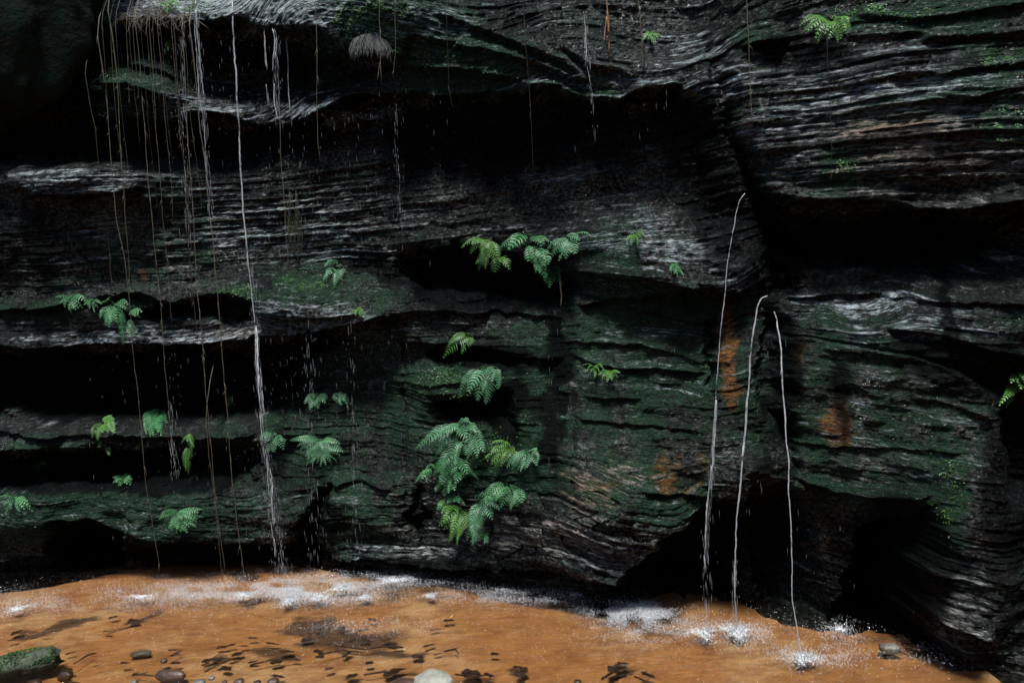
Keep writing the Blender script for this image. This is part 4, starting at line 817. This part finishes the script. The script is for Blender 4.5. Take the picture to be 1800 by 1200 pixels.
for i, (cx, cy, rx, ry, k) in enumerate(SPL):
    c0 = at_z(cx, cy); sc_ = (c0[1] - CAM[1]) / F; rs = random.Random(i + 50); bb = MB()
    RX = rx * sc_ * 1.7; RY = ry * sc_ * 1.5 / .40
    burst(bb, c0, RX, RY, k, int(rx * ry * .7 * k) + 90, rs, .028 * k)
    # short tongues of water thrown up in the middle
    for j in range(int(10 * k)):
        a = rs.uniform(0, 6.283); q = abs(rs.gauss(0, .3)); x = c0[0] + math.cos(a) * q * RX * .7; y = c0[1] + math.sin(a) * q * RY * .6; h = rs.uniform(.01, .045) * k
        bb.tube([(x, y, 0), (x + math.cos(a) * h * .4, y, h * .6), (x + math.cos(a) * h, y, h)], [.006, .004, .001], 4)
    fb = MB()
    for j in range(int(rx * ry * 2.6 * k) + 60):
        a = rs.uniform(0, 6.283); q = abs(rs.gauss(0, .42)) ** 1.15; lob = 1 + .45 * math.sin(a * 3 + i) + .3 * math.sin(a * 7 + 2 * i)
        flake(fb, c0[0] + math.cos(a) * q * RX * .58 * lob, c0[1] + math.sin(a) * q * RY * .5 * lob, .003 + .022 * k * math.exp(-q * 4) * rs.random(), rs.uniform(.002, .0065) * (1.1 - .4 * min(q, 1)), rs)
    e = empty('splash', (c0[0], c0[1], 0), SL[i], 'splash', 'splashes where water lands in the stream')
    o = bb.build('spray', M_SPRAY, e, smooth=False, origin=(c0[0], c0[1], 0)); o['kind'] = 'stuff'
    o = fb.build('foam', M_FOAM, e, smooth=False, origin=(c0[0], c0[1], 0)); o['kind'] = 'stuff'
b = MB(); rs = random.Random(99)
for (cx, cy, rx, ry, n_) in [(540, 1036, 150, 30, 7000), (330, 1040, 200, 26, 3300), (60, 1055, 130, 28, 700), (700, 1018, 160, 26, 1800), (900, 1045, 180, 24, 1500), (1110, 1075, 90, 22, 3200), (1150, 1100, 120, 30, 900), (1280, 1110, 140, 30, 900), (1430, 1150, 110, 30, 700), (1470, 1110, 60, 30, 200), (640, 1100, 160, 22, 350), (1620, 1150, 120, 30, 120), (250, 1065, 200, 24, 350), (1120, 1115, 200, 18, 150)]:
    for i in range(int(n_ * 4.2)):
        x = cx + rs.gauss(0, .42) * rx; y = cy + rs.gauss(0, .42) * ry
        if y < np.interp(x, sx, sy) - 14: continue
        ce = at_z(x, y, .004 + .02 * rs.random() ** 4)
        if vn(np.array([x * .035]), np.array([y * .11]), 77)[0] < rs.uniform(-.9, .5): continue
        if rs.random() < .72: flake(b, ce[0], ce[1], ce[2], rs.uniform(.0010, .0032), rs); continue
        s = rs.uniform(.0008, .0018); l = s * rs.choice((1, 2, 4)); d = np.array([0, 0, l * 1.6]); u = np.array([s, 0, 0]); v_ = np.array([0, s, 0])
        b.add([ce + d, ce + u, ce + v_, ce - u, ce - v_, ce - d], [(0, 1, 2), (0, 2, 3), (0, 3, 4), (0, 4, 1), (5, 2, 1), (5, 3, 2), (5, 4, 3), (5, 1, 4)])
o = b.build('drizzle_spray', M_FOAM, smooth=False); tag(o, 'fine spray of drops dancing on the stream surface', kind='stuff')

# ------------------------------------------------------------------ foreground log, stones, litter, near outcrop
def blob(name, label, cat, px, py, rx, ry, rz, mat, z=-.05, seed=1, ang=0, group=None, n=(28, 18), rough=.18, sc_=None, flat=1.0):
    c0 = at_z(px, py, max(z, 0)) if z > -.2 else at_z(px, py, z); b = MB(); vs = []; rs = np.random.default_rng(seed)
    c, s = math.cos(ang), math.sin(ang)
    for i in range(n[1] + 1):
        th = math.pi * i / n[1]
        for j in range(n[0]):
            ph = 2 * math.pi * j / n[0]; d = np.array([math.sin(th) * math.cos(ph), math.sin(th) * math.sin(ph), math.cos(th)])
            f = 1 + rough * float(vn(np.array([d[0] * 1.6 + d[2] * .7 + seed * 3.1]), np.array([d[1] * 1.6 - d[2] * .9 + seed]), 5)[0]) + rough * .4 * float(vn(np.array([d[0] * 5 + seed]), np.array([d[1] * 5 + d[2] * 4]), 8)[0])
            e_ = np.sign(d) * np.abs(d) ** .8 * f * [rx, ry, rz]
            vs.append((e_[0] * c - e_[1] * s, e_[0] * s + e_[1] * c, e_[2]))
    fs = [(i * n[0] + j, i * n[0] + (j + 1) % n[0], (i + 1) * n[0] + (j + 1) % n[0], (i + 1) * n[0] + j) for i in range(n[1]) for j in range(n[0])]
    b.add(vs, fs); o = b.build(name, mat); o.location = (c0[0], c0[1], z); tag(o, label, cat, group); return o
G = 'stones in the stream'
blob('stone', 'long brown stone lying near the log in the foreground', 'stone', 300, 1185, .105, .045, .035, M_STONEB, -.005, 3, -.15, G)
blob('stone', 'pale greenish stone cut by the bottom edge of the picture', 'stone', 760, 1196, .13, .10, .055, M_STONEP, -.01, 5, .1, G)
blob('stone', 'flat brown stone touching the pale one at its left', 'stone', 712, 1198, .09, .05, .025, M_STONEB, -.01, 9, .1, G)
blob('stone', 'olive submerged stone in the shallows at the right', 'stone', 1562, 1134, .062, .05, .03, M_STONE, -.02, 7, 0, G)
blob('stone', 'flat greenish submerged stone left of centre', 'stone', 246, 1139, .075, .035, .02, M_STONE, -.04, 11, 0, G)
blob('stone', 'small pebble above the long brown stone', 'stone', 288, 1160, .022, .02, .016, M_STONEB, -.004, 13, 0, G)
blob('stone', 'dark stone against the end of the log', 'stone', 115, 1188, .05, .04, .035, M_DEAD, .0, 15, 0, G)
PL = ['small dark pebble alone at the bottom edge right of centre', 'pebble just right of the long brown stone at the bottom edge', 'brown pebble in the middle of the row right of the long brown stone', 'dark pebble right of the middle of the bottom pebble row', 'pebble just left of the long brown stone at the bottom edge',
      'last brown pebble at the right end of the bottom pebble row', 'dark pebble in front of the mossy log', 'tiny pebble above the bottom pebble row', 'tiny brown pebble squeezed into the bottom pebble row']
for k, (x, y, r) in enumerate([(1015, 1197, .02), (350, 1198, .03), (420, 1196, .025), (452, 1198, .02), (235, 1197, .02), (480, 1196, .03), (60, 1199, .04), (372, 1190, .018), (395, 1197, .014)]):
    blob('pebble', PL[k], 'pebble', x, y, r * 1.2, r, r * .6, [M_DEAD, M_STONE, M_STONEB][k % 3], -.004, 30 + k, 0, 'pebbles along the near sand', (14, 9))
# mossy log
A0 = at_z(-40, 1182, .05); A1 = at_z(104, 1152, .05)
e = empty('mossy_log', (A0[0], A0[1], 0), 'short broken mossy log lying at the lower left corner', 'log')
b = MB(); n = 44; sides = 26; vs = []
for i in range(n):
    a = i / (n - 1); c0 = A0 + (A1 - A0) * a; c0[2] = .045
    for k in range(sides):
        an = 2 * math.pi * k / sides; r = .088 * (1 + .10 * float(vn(np.array([a * 9 + k * .2]), np.array([math.sin(an) * 2 + 9.]), 3)[0]) + .10 * float(vn(np.array([math.cos(an) * 3.0]), np.array([math.sin(an) * 3 + a * 1.2]), 4)[0]))
        if i > n - 4: r *= 1 - .16 * (i - n + 4) + .14 * float(vn(np.array([k * .9]), np.array([2.5]), 6)[0])
        dv = (A1 - A0); dv[2] = 0; dv /= np.linalg.norm(dv); sv = np.array([-dv[1], dv[0], 0])
        jag = dv * (.05 * float(vn(np.array([k * 1.3]), np.array([7.5]), 7)[0]) if i == n - 1 else 0)
        vs.append(c0 + (sv * math.cos(an) + np.array([0, 0, 1]) * math.sin(an) * .92) * r + jag)
b.add(vs, [(i * sides + k, i * sides + (k + 1) % sides, (i + 1) * sides + (k + 1) % sides, (i + 1) * sides + k) for i in range(n - 1) for k in range(sides)] + [tuple((n - 1) * sides + k for k in range(sides))])
b.build('trunk', M_LOG, e, origin=(A0[0], A0[1], 0))
b = MB(); rs = random.Random(8)
for k in range(1800):
    a = rs.random() ** .8; an = rs.uniform(.1, 3.0); c0 = A0 + (A1 - A0) * a * .97; r = .092
    if math.sin(a * 9 + an * 2) + rs.uniform(-1, 1) < 0: continue
    q = c0 + (sv * math.cos(an) + np.array([0, 0, 1]) * math.sin(an)) * r; q[2] = .045 + math.sin(an) * r; s = rs.uniform(.004, .012)
    d1 = np.array([rs.gauss(0, 1), rs.gauss(0, 1), rs.gauss(0, .6)]); d1 /= np.linalg.norm(d1); d2 = np.cross(d1, [rs.random(), rs.random(), 1]); d2 /= np.linalg.norm(d2)
    b.add([q - d1 * s, q + d2 * s * .5, q + d1 * s + [0, 0, s * .4], q - d2 * s * .5], [(0, 1, 2, 3)])
o = b.build('moss_cover', M_CREEP, e, smooth=False, origin=(A0[0], A0[1], 0)); o['kind'] = 'stuff'

# dark sodden leaves and twigs on the sand
lm = MB(); prof = [(0, .02), (.22, .30), (.45, .20), (.72, .30), (1, 0)]
vs = []
for a, wd in prof: vs += [(a - .5, -wd, .03 * math.sin(a * 3)), (a - .5, 0, .10 * math.sin(a * 3)), (a - .5, wd, .05 * math.sin(a * 3 + 1))]
lm.add(vs, [(i * 3 + k, i * 3 + k + 1, i * 3 + k + 4, i * 3 + k + 3) for i in range(4) for k in range(2)])
leaf0 = lm.build('sunken_leaf', M_DEAD); leaf_used = False
LEAVES = [(372, 1160, .09, .6), (362, 1172, .05, 1.2), (392, 1170, .07, .1), (398, 1180, .06, -.3), (384, 1153, .05, .8), (418, 1150, .06, 0), (410, 1158, .05, .9), (445, 1164, .05, -.3), (392, 1138, .06, .1), (480, 1132, .07, .1), (505, 1146, .07, .3), (487, 1168, .06, .2),
          (520, 1160, .05, 0), (540, 1125, .06, .5), (655, 1090, .05, 0), (765, 1107, .06, .1), (790, 1091, .06, 0), (640, 1108, .06, .3), (620, 1116, .07, .4), (690, 1132, .06, -.2), (700, 1138, .06, 0), (735, 1155, .06, -.4), (640, 1126, .07, 0), (680, 1125, .05, .5), (610, 1150, .05, .7), (560, 1146, .05, 0), (700, 1182, .07, .2), (755, 1135, .07, .4),
          (690, 1187, .08, .2), (620, 1193, .06, .1), (830, 1190, .09, -.1), (860, 1192, .05, -.3), (912, 1178, .05, .3), (918, 1186, .07, .9), (870, 1150, .04, 0), (1085, 1180, .11, .9), (1070, 1192, .08, .6), (1140, 1192, .07, -.5), (1095, 1172, .06, .1), (80, 1117, .04, .2), (22, 1126, .05, .1), (30, 1112, .06, .4), (125, 1148, .05, .3),
          (188, 1110, .04, .2), (305, 1143, .05, .5), (310, 1170, .05, .6), (118, 1182, .06, -.3), (112, 1190, .05, .5), (490, 1194, .06, .1), (408, 1134, .04, .2), (445, 1122, .05, .1), (430, 1136, .04, 0), (1470, 1088, .05, .2), (1500, 1092, .05, .4), (1452, 1094, .04, .6), (1620, 1140, .06, -.3), (1600, 1132, .05, -.2), (600, 1104, .05, .2), (560, 1104, .06, .1), (200, 1085, .05, .4), (235, 1092, .06, .5), (1190, 1068, .05, .2), (1160, 1048, .04, 0), (1130, 1052, .04, .3), (580, 1180, .04, .2), (220, 1170, .04, .4), (240, 1188, .03, .1), (170, 1175, .03, .3), (650, 1170, .04, 0), (770, 1150, .04, .3)]
rs = random.Random(21)
for i, (x, y, s, a) in enumerate(LEAVES):
    o = leaf0 if i == 0 else link(leaf0.copy())
    q = at_z(x, y, -.035); o.location = (q[0], q[1], -.030 if y < 1165 else -.012); s *= 1.6; o.scale = (s, s * rs.uniform(.45, 1.3), s * .8); o.rotation_euler = (rs.uniform(-.2, .2), rs.uniform(-.2, .2), a + rs.uniform(-.3, .3))
    lb = ('dark dead leaf on the sand around the mossy log, left corner' if x < 260 else 'dark dead leaf in the litter right of the long brown stone' if x < 470 else 'dark dead leaf in the litter heap between the left pebbles and the pale stone' if x < 610 and y > 1120
          else 'dark dead leaf in the long litter drift under the left splashes' if x < 720 and y < 1140 else 'dark dead leaf lying close round the pale bottom stone' if x < 800 else 'dark dead leaf in the scattered litter right of the pale bottom stone' if x < 960
          else 'large dark dead leaf in the small heap at the bottom right' if y > 1160 else 'dark dead leaf in the water under the right hand streams')
    tag(o, lb, 'leaf', lb.replace('dark dead leaf', 'dead leaves').replace('large ', ''))
TW = [((130, 1166), (155, 1150), (170, 1147)), ((440, 1168), (480, 1158), (520, 1156)), ((640, 1185), (670, 1180), (700, 1178)), ((1115, 1188), (1135, 1196), (1150, 1199)), ((800, 1184), (830, 1188), (856, 1186)), ((590, 1134), (640, 1140), (690, 1134)), ((1585, 1132), (1610, 1140), (1630, 1143)), ((300, 1152), (312, 1146), (318, 1140)), ((232, 1186), (250, 1184), (275, 1188)), ((560, 1150), (600, 1142), (640, 1146)), ((780, 1144), (800, 1140), (806, 1148))]
TL = ['short dark twig beside the end of the mossy log', 'thin curved twig lying over the left leaf litter', 'twig next to the pale bottom stone, on its left', 'twig at the bottom edge right of centre', 'dark twig right of the pale bottom stone', 'long thin twig across the middle leaf litter', 'thin twig beside the olive submerged stone', 'tiny upright looking twig above the long brown stone', 'short twig left of the long brown stone', 'curved twig between two leaf piles left of centre', 'short bent twig at the right end of the leaf litter']
for pts, lb in zip(TW, TL):
    P3 = [at_z(*q, -.012) for q in pts]; b = MB(); b.tube(P3, [.006, .007, .003], 5); b.tube([P3[1], P3[1] + np.array([.03, .02, .004])], [.004, .002], 4)
    tag(b.build('twig', M_TWIG, origin=P3[0]), lb, 'twig', 'twigs on the sand')

# near mossy outcrop at the top left corner, closer to the camera than the cliff
gu = np.linspace(-1, 1, 130); gv = np.linspace(-1, 1, 130); UU, VV = np.meshgrid(gu, gv)
oc = at_y(10, 10, .30)
th = UU * math.pi; phv = (VV + 1) * math.pi / 2
dx, dy, dz = np.sin(phv) * np.cos(th), np.sin(phv) * np.sin(th), np.cos(phv)
nn_ = 1 + .20 * fbm(dx * 2 + dz + 5, dy * 2 + dz * 1.3, 4, 801) + .06 * fbm(dx * 9 + 3, dz * 11 + dy * 4, 3, 811)
OX = oc[0] - .52 + dx * 1.50 * nn_ + .45 * dz; OY = oc[1] + dy * .42 * nn_; OZ = oc[2] + .38 + dz * 1.55 * nn_
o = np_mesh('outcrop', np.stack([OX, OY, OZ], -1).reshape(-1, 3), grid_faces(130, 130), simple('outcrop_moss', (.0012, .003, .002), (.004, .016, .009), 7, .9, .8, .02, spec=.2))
tag(o, 'dark mossy rock outcrop overhanging the upper left corner', 'rock')
# the rock mass that carries it, outside the picture on the left
print('verts', len(V), 'faces', sum(len(o.data.polygons) for o in sc.objects if o.type == 'MESH'))
